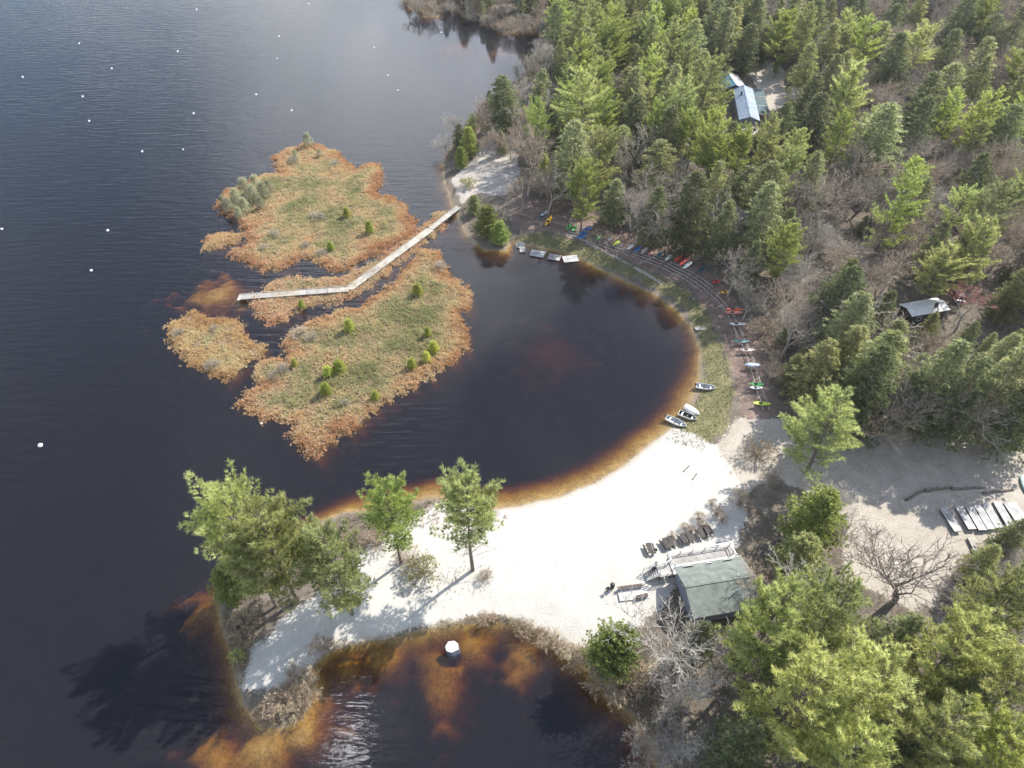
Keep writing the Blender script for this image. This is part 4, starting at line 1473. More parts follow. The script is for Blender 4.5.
pa, pb_, pc, pd = (rel(bw, V3(*q, BZ)) for q in ((241, 297), (349, 289), (431, 229), (459, 207)))
for q in (pa, pb_, pc, pd):
    q.z = 0
plank_run(bw, pa, pb_, 2.1, BZ, 5, 'deck_wood', 'deck_grey', True, 1)
plank_run(bw, pb_, pc, 2.1, BZ + .012, 6, 'deck_wood', 'deck_grey', True, 2)
plank_run(bw, pc, pd, 1.7, BZ + .10, 3, 'deck_grey', 'deck_wood', True, 3)
mb = MB()
for i in range(5):
    mb.box((pa.x - .2, pa.y - .9 + .45 * i, BZ - .03), (.9, .42, .05), math.atan2((pb_ - pa).y, (pb_ - pa).x))
mb.build('end_platform', M['deck_wood'], bw)

# ------------------------------------------------------------------ small floating docks
def dock(px, py, L, Wd, rz, label, matn, name='floating_dock', z=.28, group='docks along the cove', ground=False):
    p = gat(px, py) if ground else V3(px, py, 0)
    r = thing(name, label, 'dock', p, rz, group)
    mb = MB()
    k = int(L / .19)
    for i in range(k):
        mb.box((-L / 2 + L * (i + .5) / k, 0, z), (L / k - .012, Wd, .045))
    mb.build('deck', M[matn], r)
    fb = MB()
    for sg in (-1, 1):
        fb.bar((-L / 2 + .05, sg * (Wd / 2 - .06), z - .11), (L / 2 - .05, sg * (Wd / 2 - .06), z - .11), .08, .17)
    for sg in (-1, 1):
        fb.bar((sg * (L / 2 - .06), -Wd / 2 + .11, z - .11), (sg * (L / 2 - .06), Wd / 2 - .11, z - .11), .08, .17)
    fb.build('frame', M['wood_brown'], r)
    for sx in (-1, 1):
        tb = MB()
        tb.box((sx * L * .28, 0, z - .32), (L * .3, Wd * .78, .24), bev=.03)
        tb.build('float', M['wood_dark'], r)
    return r


def pix_angle(p1, p2, z=.3):
    a, b = V3(*p1, z), V3(*p2, z)
    return math.atan2(b.y - a.y, b.x - a.x)


dock(522, 248, 4.4, 1.35, pix_angle((521, 240), (523.5, 256)), 'narrow white dock standing lengthways, leftmost of the docks in the cove', 'float_white')
dock(517.6, 245.5, 2.6, .7, pix_angle((517, 241), (518, 250)), 'short white gangplank on the left side of the narrow white dock', 'deck_grey', 'gangplank')
dock(537.5, 254.6, 3.5, 2.5, pix_angle((530.5, 253), (545, 255.5)), 'square weathered dock second from the left in the cove', 'float_white')
dock(554.5, 258, 2.9, 2.4, pix_angle((548, 257), (561, 259)), 'small bluish grey dock third from the left in the cove', 'deck_grey')
dock(570.5, 259.6, 3.7, 2.6, pix_angle((563, 260), (578, 258.5)), 'mottled white dock rightmost of the row in the cove', 'float_white')
dock(703.5, 329.7, 3.8, 1.05, pix_angle((694.5, 330.5), (712.5, 329)), 'pale grey plank dock alone at the right end of the cove', 'deck_grey', z=.42)

# ------------------------------------------------------------------ boats
def loft(stations, closed_ends=True):
    """stations: list of rings of equal length -> verts, faces"""
    n = len(stations[0])
    vs = [v for r in stations for v in r]
    fs = []
    for i in range(len(stations) - 1):
        for j in range(n - 1):
            fs.append((i * n + j, i * n + j + 1, (i + 1) * n + j + 1, (i + 1) * n + j))
    return vs, fs


def kayak(loc, rz, L, Wd, colour, label, sit_on=False, canoe=False, group='boats on the shore racks', name=None, deck_col=None):
    r = thing(name or ('canoe' if canoe else 'kayak'), label, 'canoe' if canoe else 'kayak', loc, rz, group)
    st, dk = [], []
    ns = 15
    for i in range(ns):
        s = -1 + 2 * i / (ns - 1)
        w = Wd / 2 * max(.012, (1 - abs(s) ** 2.4)) ** .85
        kz = .04 + .20 * abs(s) ** 4
        gz_ = .27 + .08 * s * s
        ring = []
        for j in range(9):
            t = -1 + 2 * j / 8
            ring.append((s * L / 2, w * math.sin(t * math.pi / 2), kz + (gz_ - kz) * abs(t) ** 2.4))
        st.append(ring)
        dk.append([(s * L / 2, w * .985 * (-1 + 2 * j / 6), gz_ + .07 * (1 - (-1 + 2 * j / 6) ** 2) * (1 - s * s) + .003) for j in range(7)])
    mb = MB()
    mb.add(*loft(st), True)
    if canoe:       # stored bottom up
        mb.v = [(a, b, .62 - c) for a, b, c in mb.v]
    mb.build('hull', M[colour], r)
    if canoe:
        kb = MB()
        kb.bar((-L * .42, 0, .59), (L * .42, 0, .59), .03, .05)
        kb.build('keel', M['alu'], r)
        gb = MB()
        for sg in (-1, 1):
            for i in range(ns - 1):
                p, q = st[i][8 if sg > 0 else 0], st[i + 1][8 if sg > 0 else 0]
                gb.tube((p[0], p[1], .62 - p[2]), (q[0], q[1], .62 - q[2]), .02, .02, 5, False)
        gb.build('gunwale', M['alu'], r)
    else:
        db = MB()
        db.add(*loft(dk), True)
        db.build('deck', M[deck_col or colour], r)
        cb_ = MB()
        nn_ = 18
        ring = [(-.08 * L + .125 * L * math.cos(2 * math.pi * i / nn_), Wd * .31 * math.sin(2 * math.pi * i / nn_), .36) for i in range(nn_)]
        cb_.add(ring + [(-.08 * L, 0, .352)], [(i, (i + 1) % nn_, nn_) for i in range(nn_)])
        for i in range(nn_):
            cb_.tube(ring[i], ring[(i + 1) % nn_], .018, .018, 5, False)
        cb_.build('cockpit', M['black'], r)
        sb = MB()
        sb.box((-.15 * L, 0, .40), (.05, Wd * .42, .14), bev=.012)
        sb.build('seat_back', M['black'], r)
        hb = MB()
        hb.tube((.26 * L, 0, .36), (.26 * L, 0, .375), .1, .1, 12)
        hb.build('hatch', M['black'], r)
    return r


def dinghy(loc, rz, L, Wd, label, hull, inner, motor=True, overturned=False, group='rowing boats pulled up on the beach'):
    r = thing('rowing_boat', label, 'boat', loc, rz, group)
    ns, H = 13, .55
    out, inn = [], []
    for i in range(ns):
        s = i / (ns - 1)                           # 0 stern, 1 bow
        w = Wd / 2 * (.86 + .14 * math.sin(min(1, s * 2) * math.pi / 2)) * (1 - max(0, (s - .45) / .55) ** 2.3) + .02
        kz = .02 + .30 * max(0, (s - .55) / .45) ** 2.4
        gz_ = H + .16 * s * s
        x = -L / 2 + L * s
        o_, n_ = [], []
        for j in range(9):
            t = -1 + 2 * j / 8
            yy = w * math.copysign(abs(math.sin(t * math.pi / 2)) ** .8, t)
            zz = kz + (gz_ - kz) * abs(t) ** 3
            o_.append((x, yy, zz))
            n_.append((x, yy * .93, max(zz + .05 * (1 - abs(t)), kz + .05) if abs(t) < 1 else zz))
        out.append(o_)
        inn.append(n_)
    f_ = (lambda v: (v[0], v[1], .72 - v[2])) if overturned else (lambda v: v)
    mb = MB()
    mb.add([f_(v) for v in loft(out)[0]], loft(out)[1], True)
    mb.add([f_(v) for v in out[0]], [tuple(range(9))])
    mb.build('hull', M[hull], r)
    gb = MB()
    for sg in (0, 8):
        for i in range(ns - 1):
            gb.tube(f_(out[i][sg]), f_(out[i + 1][sg]), .035, .035, 6, False)
    gb.tube(f_(out[0][0]), f_(out[0][8]), .035, .035, 6, False)
    gb.build('gunwale', M['hull_white'], r)
    if overturned:
        kb = MB()
        kb.bar((-L * .48, 0, .72), (L * .28, 0, .71), .05, .06)
        kb.build('keel', M['hull_grey'], r)
        return r
    ib = MB()
    ib.add(*loft(inn), True)
    ib.add([(a + .04, b, c) for a, b, c in inn[0]], [tuple(range(9))])
    ib.build('inner_hull', M[inner], r)
    for s, ww in ((.18, .88), (.46, .92), (.74, .66)):
        bb = MB()
        bb.box((-L / 2 + L * s, 0, H - .12), (.28, Wd * ww, .04), bev=.01)
        bb.build('bench', M['alu' if s != .46 else 'wood_brown'], r)
    if motor:
        m_ = thing('outboard_motor', None, None, (0, 0, 0))
        COL.objects.unlink(m_)
        bpy.data.objects.remove(m_)
        ob = MB()
        ob.box((-L / 2 - .18, 0, H + .28), (.36, .26, .34), bev=.06)
        ob.box((-L / 2 - .16, 0, H - .15), (.12, .09, .7))
        mo = ob.build('outboard_motor', M['black'], r)
        tb = MB()
        tb.tube((-L / 2, 0, H + .25), (-L / 2 + .45, .06, H + .33), .022, .018, 6)
        tb.build('tiller', M['hull_grey'], mo)
    return r


ang = pix_angle((697, 386.5), (714, 389))
dinghy(gat(705.5, 388.5), ang, 3.7, 1.35, 'grey aluminium rowing boat with a motor, alone at the grassy bank', 'hull_white', 'hull_grey')
ang = pix_angle((665.5, 418), (687, 428))
dinghy(gat(676, 423.5), ang, 4.1, 1.4, 'white rowing boat lowest of the three at the beach corner', 'hull_white', 'hull_grey')
ang = pix_angle((680, 414), (697, 421))
dinghy(gat(687.5, 417.5), ang, 3.5, 1.3, 'open white rowing boat between the low boat and the upturned hull', 'hull_white', 'black', motor=False)
ang = pix_angle((684, 408), (698, 416))
dinghy(gat(692, 411.5), ang, 3.2, 1.35, 'upturned white rowing boat, topmost of the three at the beach corner', 'hull_white', 'hull_white', overturned=True)

# racks: pairs of log rails on short posts following the curve of the cove
RACK = [(568, 232), (600, 243), (632, 254), (664, 266), (690, 279), (708, 292), (722, 305), (732, 320), (741, 340), (749, 358), (755, 378), (761, 398), (766, 412)]
rl = [gat(*p) for p in RACK]
M['log_peach'] = surf('peach peeled poles', (.36, .27, .215), .85, .2, 4)  # peach-toned poles, warmer than the plain log rails
for k, (px, py, nr, lab) in enumerate([(527, 214, 8, 'pinkish pole rack nearest the boardwalk landing'), (541, 221, 4, 'short pole rack left of the yellow kayak'), (560, 222, 7, 'pinkish pole rack right of the yellow kayak'), (603, 239, 6, 'pinkish pole rack right of the blue kayaks')]):
    a, b = gat(px - 4, py + 4.5), gat(px + 4, py - 4.5)
    L = (b - a).xy.length
    c = (a + b) / 2
    rk = thing('pole_rack', lab, 'boat rack', (c.x, c.y, c.z), math.atan2((b - a).y, (b - a).x), 'pole racks by the docks')
    for q in range(nr):
        mb = MB()
        mb.tube((-L * .5 + rnd.uniform(-.2, .2), (q - nr / 2) * .62, .62), (L * .5 + rnd.uniform(-.2, .2), (q - nr / 2) * .62 + rnd.uniform(-.1, .1), .62), .085, .07, 7)
        mb.build('rail', M['log_peach'], rk)
    for sx in (-.33, .33):
        cbm = MB()
        cbm.tube((L * sx, -(nr / 2 + .3) * .62, .47), (L * sx, nr / 2 * .62, .47), .06, .06, 6)
        for sy in (-1, 1):
            cbm.tube((L * sx, sy * nr * .27, -.2), (L * sx, sy * nr * .27, .45), .06, .06, 6)
        cbm.build('support_frame', M['log'], rk)
RLAB = ['log rack under the blue kayaks', 'log rack right of the blue kayaks', 'log rack left of the teal canoe', 'log rack under the red canoes', 'log rack right of the red canoes',
        'log rack with a single red kayak', 'log rack above the orange kayaks', 'log rack below the orange kayaks', 'log rack under the dark teal kayak',
        'log rack under the pale blue kayak', 'log rack under the green kayak', 'log rack under the lime kayak, nearest the beach']
for i in range(len(rl) - 1):
    a, b = rl[i], rl[i + 1]
    d = (b - a)
    L = d.length
    c = (a + b) / 2
    ang = math.atan2(d.y, d.x)
    rk = thing('boat_rack', RLAB[i], 'boat rack', (c.x, c.y, c.z), ang, 'log boat racks along the cove')
    rows = (-.55, .55) if i > 4 else (-1.6, -.45, .7, 1.8)
    for yy in rows:
        mb = MB()
        mb.tube((-L * .46, yy, .55), (L * .46, yy, .55), .075, .065, 7)
        mb.build('rail', M['log'], rk)
        for xx in (-.4, 0, .4):
            pb2 = MB()
            pb2.tube((L * xx, yy, -.2), (L * xx, yy, .5), .06, .06, 6)
            pb2.build('post', M['log'], rk)


def on_rack(px, py, dz=.62):
    v = gat(px, py, dz)
    return Vector((v.x, v.y, v.z + dz))


def kay(p1, p2, colour, label, Wd=.78, canoe=False, dz=.62, **kw):
    a, b = on_rack(*p1, dz), on_rack(*p2, dz)
    L = (b - a).xy.length
    return kayak((a + b) / 2, math.atan2(b.y - a.y, b.x - a.x), max(2.6, min(5.2, L)), Wd, 'k_' + colour, label, canoe=canoe, **kw)


kay((545, 227), (552, 216), 'yellow', 'yellow kayak leaning along the shaded litter above the docks', .95)
kay((576.5, 238.5), (586, 236.5), 'blue', 'bright blue kayak lowest left of the three on the rack', .95)
kay((579, 234.5), (589.5, 232.5), 'blue', 'bright blue kayak in the middle of the three on the rack', .95)
kay((582, 230.5), (592, 228.5), 'blue', 'bright blue kayak uppermost right of the three on the rack', .95)
kay((572, 232), (577, 226), 'white', 'white and green kayak left of the three blue kayaks', .8, deck_col='k_green')
kay((541, 217), (548, 211), 'white', 'white kayak left above the yellow one', .8)
kay((538, 220.5), (545, 214), 'teal', 'dark teal kayak left of the yellow one', .8)
kay((566, 231), (572, 224), 'green', 'green kayak left of the white and green one', .8)
kay((613, 247), (620, 241), 'lime', 'lime canoe on the rack right of the blue kayaks', .85, canoe=True)
kay((648, 257), (655, 250), 'palered', 'faded red canoe left of the teal canoe', .85, canoe=True)
kay((656, 259), (663, 252), 'teal', 'teal canoe left of the red canoes', .9, canoe=True)
kay((665, 262), (672, 255), 'white', 'white canoe between the teal and the red canoes', .9, canoe=True)
kay((674, 263), (682, 256), 'red', 'red canoe leftmost of the red ones on the far rack', 1.0, canoe=True)
kay((679, 267), (687, 259), 'red', 'red canoe second of the red ones on the far rack', 1.0, canoe=True)
kay((683, 270), (692, 262), 'white', 'white canoe lying against the red canoes', 1.0, canoe=True)
kay((686, 263), (694, 255), 'palered', 'faded red canoe behind the bright red ones', .9, canoe=True)
kay((627, 251), (634, 245), 'white', 'white canoe right of the lime canoe', .85, canoe=True)
kay((634, 253), (641, 247), 'blue', 'blue kayak right of the white canoe on the middle rack', .8)
kay((641, 255), (648, 248), 'pinkgrey', 'pinkish grey canoe left of the faded red canoe', .85, canoe=True)
kay((596, 241), (603, 235), 'green', 'green canoe just right of the blue kayaks', .85, canoe=True)
kay((604, 244), (611, 238), 'paleblue', 'pale blue kayak left of the lime canoe', .8)
kay((698, 273), (706, 267), 'teal', 'teal kayak right of the red canoes', .85)
kay((721, 293.5), (730, 292), 'yellow', 'yellow kayak between the single red and the orange ones', .85)
kay((729, 325), (746, 324.5), 'white', 'white kayak below the orange pair', .8)
kay((713, 283.5), (720, 281), 'red', 'single red kayak on the rack right of the red canoes', .85)
kay((725, 310.5), (743, 310), 'orange', 'orange red kayak, upper of the pair on the right rack', .85)
kay((724, 313.8), (743, 313), 'palered', 'faded orange kayak, lower of the pair on the right rack', .85)
kay((733, 342.5), (750, 341.5), 'teal', 'dark teal kayak with a pale rim on the right rack', .95, deck_col='k_teal')
kay((739, 351), (755, 350.5), 'pinkgrey', 'pinkish grey kayak under the dark teal one', .85)
kay((744, 366.3), (760.5, 366), 'paleblue', 'pale blue canoe bottom up on the right rack', 1.05, canoe=True)
kay((749, 385), (764, 385), 'green', 'bright green kayak on the right rack', .9)
kay((750, 388.5), (762, 388.5), 'white', 'white kayak close under the bright green one', .8)
kay((752.5, 404), (771, 404.5), 'lime', 'lime yellow kayak nearest the beach', .9)
p = gat(1026, 488)
kayak(p, R(80), 5.2, 1.5, 'tarp', 'pale teal upturned boat cut by the right picture edge', canoe=True, group='boats in the lot', name='upturned_boat')

# ------------------------------------------------------------------ dock sections stored in the lot
for i, (q1, q2, q3, w, matn, lab) in enumerate([
        ((943, 508), (958, 532), 0, 1.3, 'float_white', 'stored white dock section leftmost in the row, with dark twigs on it'),
        ((959, 506), (972, 530), 0, 1.3, 'float_white', 'stored white dock section second from the left in the row'),
        ((970, 507), (982.5, 531), 0, 1.35, 'float_white', 'stored white dock section left of the close set three'),
        ((978, 505), (991, 530), 0, 1.25, 'float_white', 'stored white dock section in the middle of the close set three'),
        ((986, 503), (999, 528.5), 0, 1.35, 'float_white', 'stored white dock section right of the close set three'),
        ((997, 501), (1011, 528), 0, 1.3, 'float_white', 'stored dock section with a gap on both sides near the right edge'),
        ((1010, 502), (1026, 528), 0, 2.2, 'float_white', 'wide shadow-flecked dock section at the right picture edge'),
        ((971, 537), (982, 560), 0, 1.2, 'deck_wood', 'stored dock section left in the lower row under the trees'),
        ((992, 536), (1004, 558), 0, 1.2, 'deck_wood', 'stored dock section right in the lower row under the trees')]):
    a, b = gat(*q1, .4), gat(*q2, .4)
    c = (a + b) / 2
    r = dock(0, 0, (b - a).xy.length, w, math.atan2((b - a).y, (b - a).x), lab, matn, 'dock_section', .42, 'dock sections stored in the lot')
    r['category'] = 'dock section'
    r.location = (c.x, c.y, gz(c.x, c.y) + .02)
for i, (q1, q2, lab) in enumerate([((905, 501), (925, 490), 'grey log left end of the dark pile behind the stored docks'), ((925, 492), (952, 487), 'long dark log in the pile behind the stored docks'),
                                   ((950, 490), (985, 488), 'dark log across the top of the stored docks'), ((983, 494), (1015, 490), 'dark log right behind the stored docks'),
                                   ((846, 566), (838, 573), 'dark fallen trunk at the edge of the lot sand')]):
    a, b = gat(*q1), gat(*q2)
    c = (a + b) / 2
    mb = MB()
    d = b - a
    k = 7
    g = random.Random(i)
    pts = [d * (s / k - .5) + Vector((g.uniform(-.1, .1), g.uniform(-.1, .1), .22 + g.uniform(-.02, .05))) for s in range(k + 1)]
    for s in range(k):
        mb.tube(pts[s], pts[s + 1], .24 - .015 * s, .24 - .015 * (s + 1), 8, s in (0, k - 1))
    mb.tube(pts[3], pts[3] + Vector((.3, .5, .35)), .07, .04, 6)
    o = mb.build('fallen_log', M['bark'], None)
    o.location = c
    tag(o, lab, 'log', 'fallen logs in the lot')

# ------------------------------------------------------------------ picnic tables
def picnic_table(px, py, ang, label, cone=False):
    p = gat(px, py)
    r = thing('picnic_table', label, 'picnic table', p, ang, 'picnic tables on the sand')
    mb = MB()
    for i in range(5):
        mb.box((0, -.32 + .16 * i, .75), (1.85, .145, .04))
    mb.build('table_top', M['wood_brown'], r)
    for sg in (-1, 1):
        bb = MB()
        for i in range(2):
            bb.box((0, sg * (.64 + .15 * i), .45), (1.85, .14, .04))
        bb.build('bench', M['wood_brown'], r)
    for sx in (-1, 1):
        lb = MB()
        for sg in (-1, 1):
            lb.bar((sx * .65, sg * .24, .72), (sx * .65, sg * .62, 0), .09, .045)
        lb.bar((sx * .65 + .05, -.76, .415), (sx * .65 + .05, .76, .415), .045, .08)
        lb.build('leg_frame', M['wood_dark'], r)
    return r


tang = pix_angle((646.5, 545), (651, 556), 1)
for px, py, lab in [(649, 550.5, 'picnic table furthest left, alone on the white sand'), (665.5, 545.5, 'picnic table second from the left beside brown brush'),
                    (670.5, 543.5, 'picnic table close behind the second one'), (683, 540.5, 'picnic table in the middle of the row by the porch'),
                    (688.5, 538.5, 'picnic table right behind the middle one'), (700.5, 535, 'picnic table in front of the tallest brown brush'),
                    (706.5, 532, 'picnic table rightmost of the row by the porch')]:
    picnic_table(px, py, tang + rnd.uniform(-.06, .06), lab)
# dark post beside the left table, grills
def barbecue(px, py, label):
    p = gat(px, py)
    r = thing('barbecue_grill', label, 'grill', p, .5, 'grills on the sand')
    mb = MB()
    mb.tube((0, 0, -.1), (0, 0, .8), .045, .045, 8)
    mb.build('post', M['black'], r)
    bx = MB()
    bx.box((0, 0, .88), (.55, .42, .04))
    for sx, sy, a, b in ((0, .2, .55, .03), (0, -.2, .55, .03), (.26, 0, .03, .37)):
        bx.box((sx, sy, 1.0), (a, b, .2))
    bx.build('fire_box', M['black'], r)


barbecue(654.5, 553.5, 'small black post grill right of the leftmost picnic table')
barbecue(607, 592, 'black grill at the left end of the white patio')
# brown brush growing between the tables
for k, (px, py, hh, wd, lab) in enumerate([(672, 537, 1.1, .8, 'low brown brush behind the second picnic table'), (685, 529, 1.3, .8, 'narrow brown brush above the middle table'), (691, 531, 1.1, .7, 'low brown brush right above the middle table'),
                                           (699, 519, 1.5, .75, 'tall narrow brown brush standing furthest into the sand'), (702, 526, 1.3, .8, 'brown brush right above the tallest brush table'),
                                           (717, 514, 1.5, .95, 'wide brown brush nearest the shaded beach edge'), (712, 504, 1.2, .7, 'brown brush topmost beside the beach edge'), (722, 520, 1.2, .9, 'brown brush at the porch end of the beach')]):
    p = gat(px, py)
    put_tree('shrub', SHR[k % 3], p.x, p.y, hh, M['brush_brown'], M['bark_tan'], lab, 'shrub', 'brown brush among the picnic tables', wide=wd, trunk='stems')
for k, (q1, q2, lab) in enumerate([((683, 472), (690, 465), 'dark forked stick on the upper beach'), ((692, 480), (697, 473), 'small dark stick right of the forked one'),
                                   ((700, 560), (760, 505), 'long grey trunk shadow lying from the porch to the beach edge')][:2]):
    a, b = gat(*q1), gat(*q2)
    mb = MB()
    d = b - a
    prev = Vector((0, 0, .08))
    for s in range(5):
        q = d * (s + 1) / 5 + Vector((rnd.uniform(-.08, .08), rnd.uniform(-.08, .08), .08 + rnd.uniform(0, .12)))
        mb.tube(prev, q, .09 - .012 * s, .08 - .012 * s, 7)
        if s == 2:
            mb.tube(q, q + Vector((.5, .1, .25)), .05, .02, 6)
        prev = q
    o = mb.build('beach_stick', M['wood_dark'], None)  # thin dark forked stick lying on the sand
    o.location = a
    tag(o, lab, 'beach_stick', 'dark sticks on the beach')

# ------------------------------------------------------------------ beach house with porch and stairs
EZ = 4.0
eL, eR = V3(673.5, 567.5, EZ), V3(741, 556.5, EZ)
u = (eR - eL)
HW = u.xy.length
hang = math.atan2(u.y, u.x)
hz = gz(eL.x + 3, eL.y - 4)
base = Vector(((eL.x + eR.x) / 2, (eL.y + eR.y) / 2, hz))
bh = thing('beach_house', 'low beach house with a grey green shingled gable roof and white porch', 'house', base, hang)
E = EZ - hz
fl = 1.15                                       # floor above the sand
D_ = 8.2                                        # depth toward -y
RH = 1.5
HX = HW / 2
wx = HX - .45
wb = MB()
wb.box((0, -D_ / 2, (E - .1) / 2 - .1), (2 * wx, D_ - .9, E + .1))
wb.add([(-wx, -.45, E), (-wx, -D_ + .45, E), (-wx, -D_ / 2, E + RH - .12)], [(0, 1, 2)])
wb.add([(wx, -.45, E), (wx, -D_ + .45, E), (wx, -D_ / 2, E + RH - .12)], [(2, 1, 0)])
wb.build('wall', M['wall_blue'], bh)
rb = MB()
th = .14
for y0, y1, z0, z1 in ((0, -D_ / 2, E, E + RH), (-D_, -D_ / 2, E, E + RH)):
    vs = [(-HX, y0, z0), (HX, y0, z0), (HX, y1, z1), (-HX, y1, z1)]
    vs += [(a, b, c + th) for a, b, c in vs]
    fs = [(0, 1, 2, 3), (7, 6, 5, 4), (0, 4, 5, 1), (1, 5, 6, 2), (3, 7, 4, 0)]
    rb.add(vs, fs)
ro = rb.build('roof', M['roof_green'], bh)
rc = MB()
rc.bar((-HX, -D_ / 2, E + RH + th + .02), (HX, -D_ / 2, E + RH + th + .02), .3, .05)
rc.build('ridge_cap', M['roof_green'], ro)
fb = MB()
fb.bar((-HX, .02, E + .05), (HX, .02, E + .05), .04, .2)
fb.build('fascia', M['white_paint'], ro)
vp = MB()
vp.tube((HX * .3, -D_ * .72, E + RH * .5), (HX * .3, -D_ * .72, E + RH + .45), .07, .07, 8)
vp.build('vent_pipe', M['alu'], ro)
for k, (yy, ww) in enumerate(((-2.3, 1.1), (-5.6, 1.1))):
    f = MB()
    for dy in (-ww / 2, ww / 2):
        f.box((-wx - .03, yy + dy, fl + 1.5), (.06, .09, 1.1))
    for dz in (-.5, .5):
        f.box((-wx - .03, yy, fl + 1.5 + dz), (.056, ww - .09, .09))
    fo = f.build('window', M['white_paint'], bh)
    g_ = MB()
    g_.box((-wx - .012, yy, fl + 1.5), (.02, ww - .1, .9))
    g_.build('pane', M['glass'], fo)
for xx in (-3.2, 3.0):
    f = MB()
    for dx in (-.7, .7):
        f.box((xx + dx, -.41, fl + 1.5), (.09, .06, 1.1))
    for dz in (-.5, .5):
        f.box((xx, -.41, fl + 1.5 + dz), (1.31, .056, .09))
    fo = f.build('window', M['white_paint'], bh)
    g_ = MB()
    g_.box((xx, -.437, fl + 1.5), (1.3, .02, .9))
    g_.build('pane', M['glass'], fo)
db = MB()
db.box((0, -.425, fl + 1.0), (.95, .06, 2.0))
do = db.build('door', M['white_paint'], bh)
kb = MB()
kb.tube((.36, -.395, fl + 1.0), (.36, -.32, fl + 1.0), .035, .035, 8)
kb.build('handle', M['alu'], do)
# porch: floor, posts, railing
PD = 3.3
pf = MB()
k = 18
shade_boards = MB()
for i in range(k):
    (pf if i < 8 else shade_boards).box((0, -.35 + PD * (i + .5) / k, fl - .03), (HW - .4, PD / k - .012, .05))
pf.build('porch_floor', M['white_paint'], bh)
shade_boards.build('porch_floor', M['deck_grey'], bh)  # outer boards grey, the porch shadow put into their colour
ps = MB()
ps.box((0, -.35 + PD / 2, fl - .2), (HW - .6, PD - .2, .24))
for xx in (-.46, -.16, .16, .46):
    ps.box((HW * xx, PD - .55, (fl - .3) / 2 - .2), (.14, .14, fl - .1))
ps.build('porch_frame', M['wood_brown'], bh)
x0, x1 = -HW / 2 + .3, HW / 2 - .3
for (a, b) in (((x0, PD - .45), (x1, PD - .45)), ((x1, PD - .45), (x1, .1)), ((x0, PD - .45), (x0, 1.6))):
    a, b = Vector((*a, fl)), Vector((*b, fl))
    rr_ = MB()
    n_ = max(2, int((b - a).length / 1.9))
    for i in range(n_ + 1):
        p = a + (b - a) * i / n_
        rr_.box((p.x, p.y, fl + .5), (.1, .1, 1.0))
    for zz in (.5, .98):
        rr_.bar(a + Vector((0, 0, zz)), b + Vector((0, 0, zz)), .06 if zz < .9 else .14, .07 if zz < .9 else .05)
    rr_.build('railing', M['white_paint'], bh)
for xx in (-HW / 2 + .55, HW / 2 - .4):
    q = MB()
    q.box((xx, .55, (E + fl) / 2), (.14, .14, E - fl))
    q.build('porch_post', M['white_paint'], bh)
# side landing and stairs on the left
st = MB()
lx = -HW / 2 - .1
st.box((lx - .9, .55, fl - .04), (2.0, 1.9, .06))
st.build('landing', M['deck_grey'], bh)
sp_ = MB()
for xx in (-.15, -1.75):
    for yy in (-.25, 1.35):
        sp_.box((lx + xx, yy, (fl - .1) / 2 - .15), (.12, .12, fl))
sp_.build('landing_post', M['wood_brown'], bh)
ns = 6
for i in range(ns):
    s_ = MB()
    s_.box((lx - 2.05 - .3 * i, .55, fl - .04 - fl * (i + 1) / (ns + 1)), (.31, 1.5, .05))
    s_.build('step', M['deck_grey'], bh)
for yy in (-.3, 1.4):
    q = MB()
    a0, a1 = Vector((lx - 1.9, yy, fl)), Vector((lx - 2.05 - .3 * ns, yy, .1))
    for zz in (.35, .68, 1.0):
        q.bar(a0 + Vector((0, 0, zz)), a1 + Vector((0, 0, zz)), .07, .08)
        q.bar(Vector((lx + .1, yy, fl + zz)), a0 + Vector((0, 0, zz)), .07, .08)
    for f_ in (0, .5, 1):
        p = a0 + (a1 - a0) * f_
        q.box((p.x, p.y, p.z + .45), (.1, .1, 1.1))
    q.box((lx, yy, fl + .5), (.1, .1, 1.0))
    q.build('stair_railing', M['white_paint'], bh)
q = MB()
for i in range(9):
    q.bar((lx - 1.9 - .21 * i, .55 - .85, fl - .1 - fl * .11 * i), (lx - 1.9 - .21 * i, .55 + .85, fl - .1 - fl * .11 * i), .03, .05)
q.build('stringer', M['wood_brown'], bh)
# dark barrel planter by the stairs
def bin_(px, py, label, sc=1.0):
    p = gat(px, py)
    r = thing('waste_bin', label, 'bin', p, .3, 'bins near the stairs')
    mb = MB()
    n = 14
    prof = [(.26, 0), (.3, .3), (.31, .6), (.29, .9), (.33, .92), (.33, .97), (.12, 1.06), (.0, 1.07)]
    vs, fs = [], []
    for (rr2, zz) in prof:
        for i in range(n):
            t_ = 2 * math.pi * i / n
            vs.append((rr2 * math.cos(t_) * sc, rr2 * math.sin(t_) * sc, zz * sc))
    for j in range(len(prof) - 1):
        for i in range(n):
            fs.append((j * n + i, j * n + (i + 1) % n, (j + 1) * n + (i + 1) % n, (j + 1) * n + i))
    cut = 4 * n
    mb.add(vs, fs[:cut], True)
    mb.build('drum', M['wood_dark'], r)
    lb = MB()
    lb.add(vs, fs[cut:], True)
    lb.build('lid', M['black'], r)


bin_(653, 571, 'dark drum at the foot of the stairs, nearer the house', 1.1)
bin_(656, 567.5, 'dark drum at the foot of the stairs, behind the other', 1.15)
bin_(612, 588, 'dark drum between the patio and the grill', 1.1)
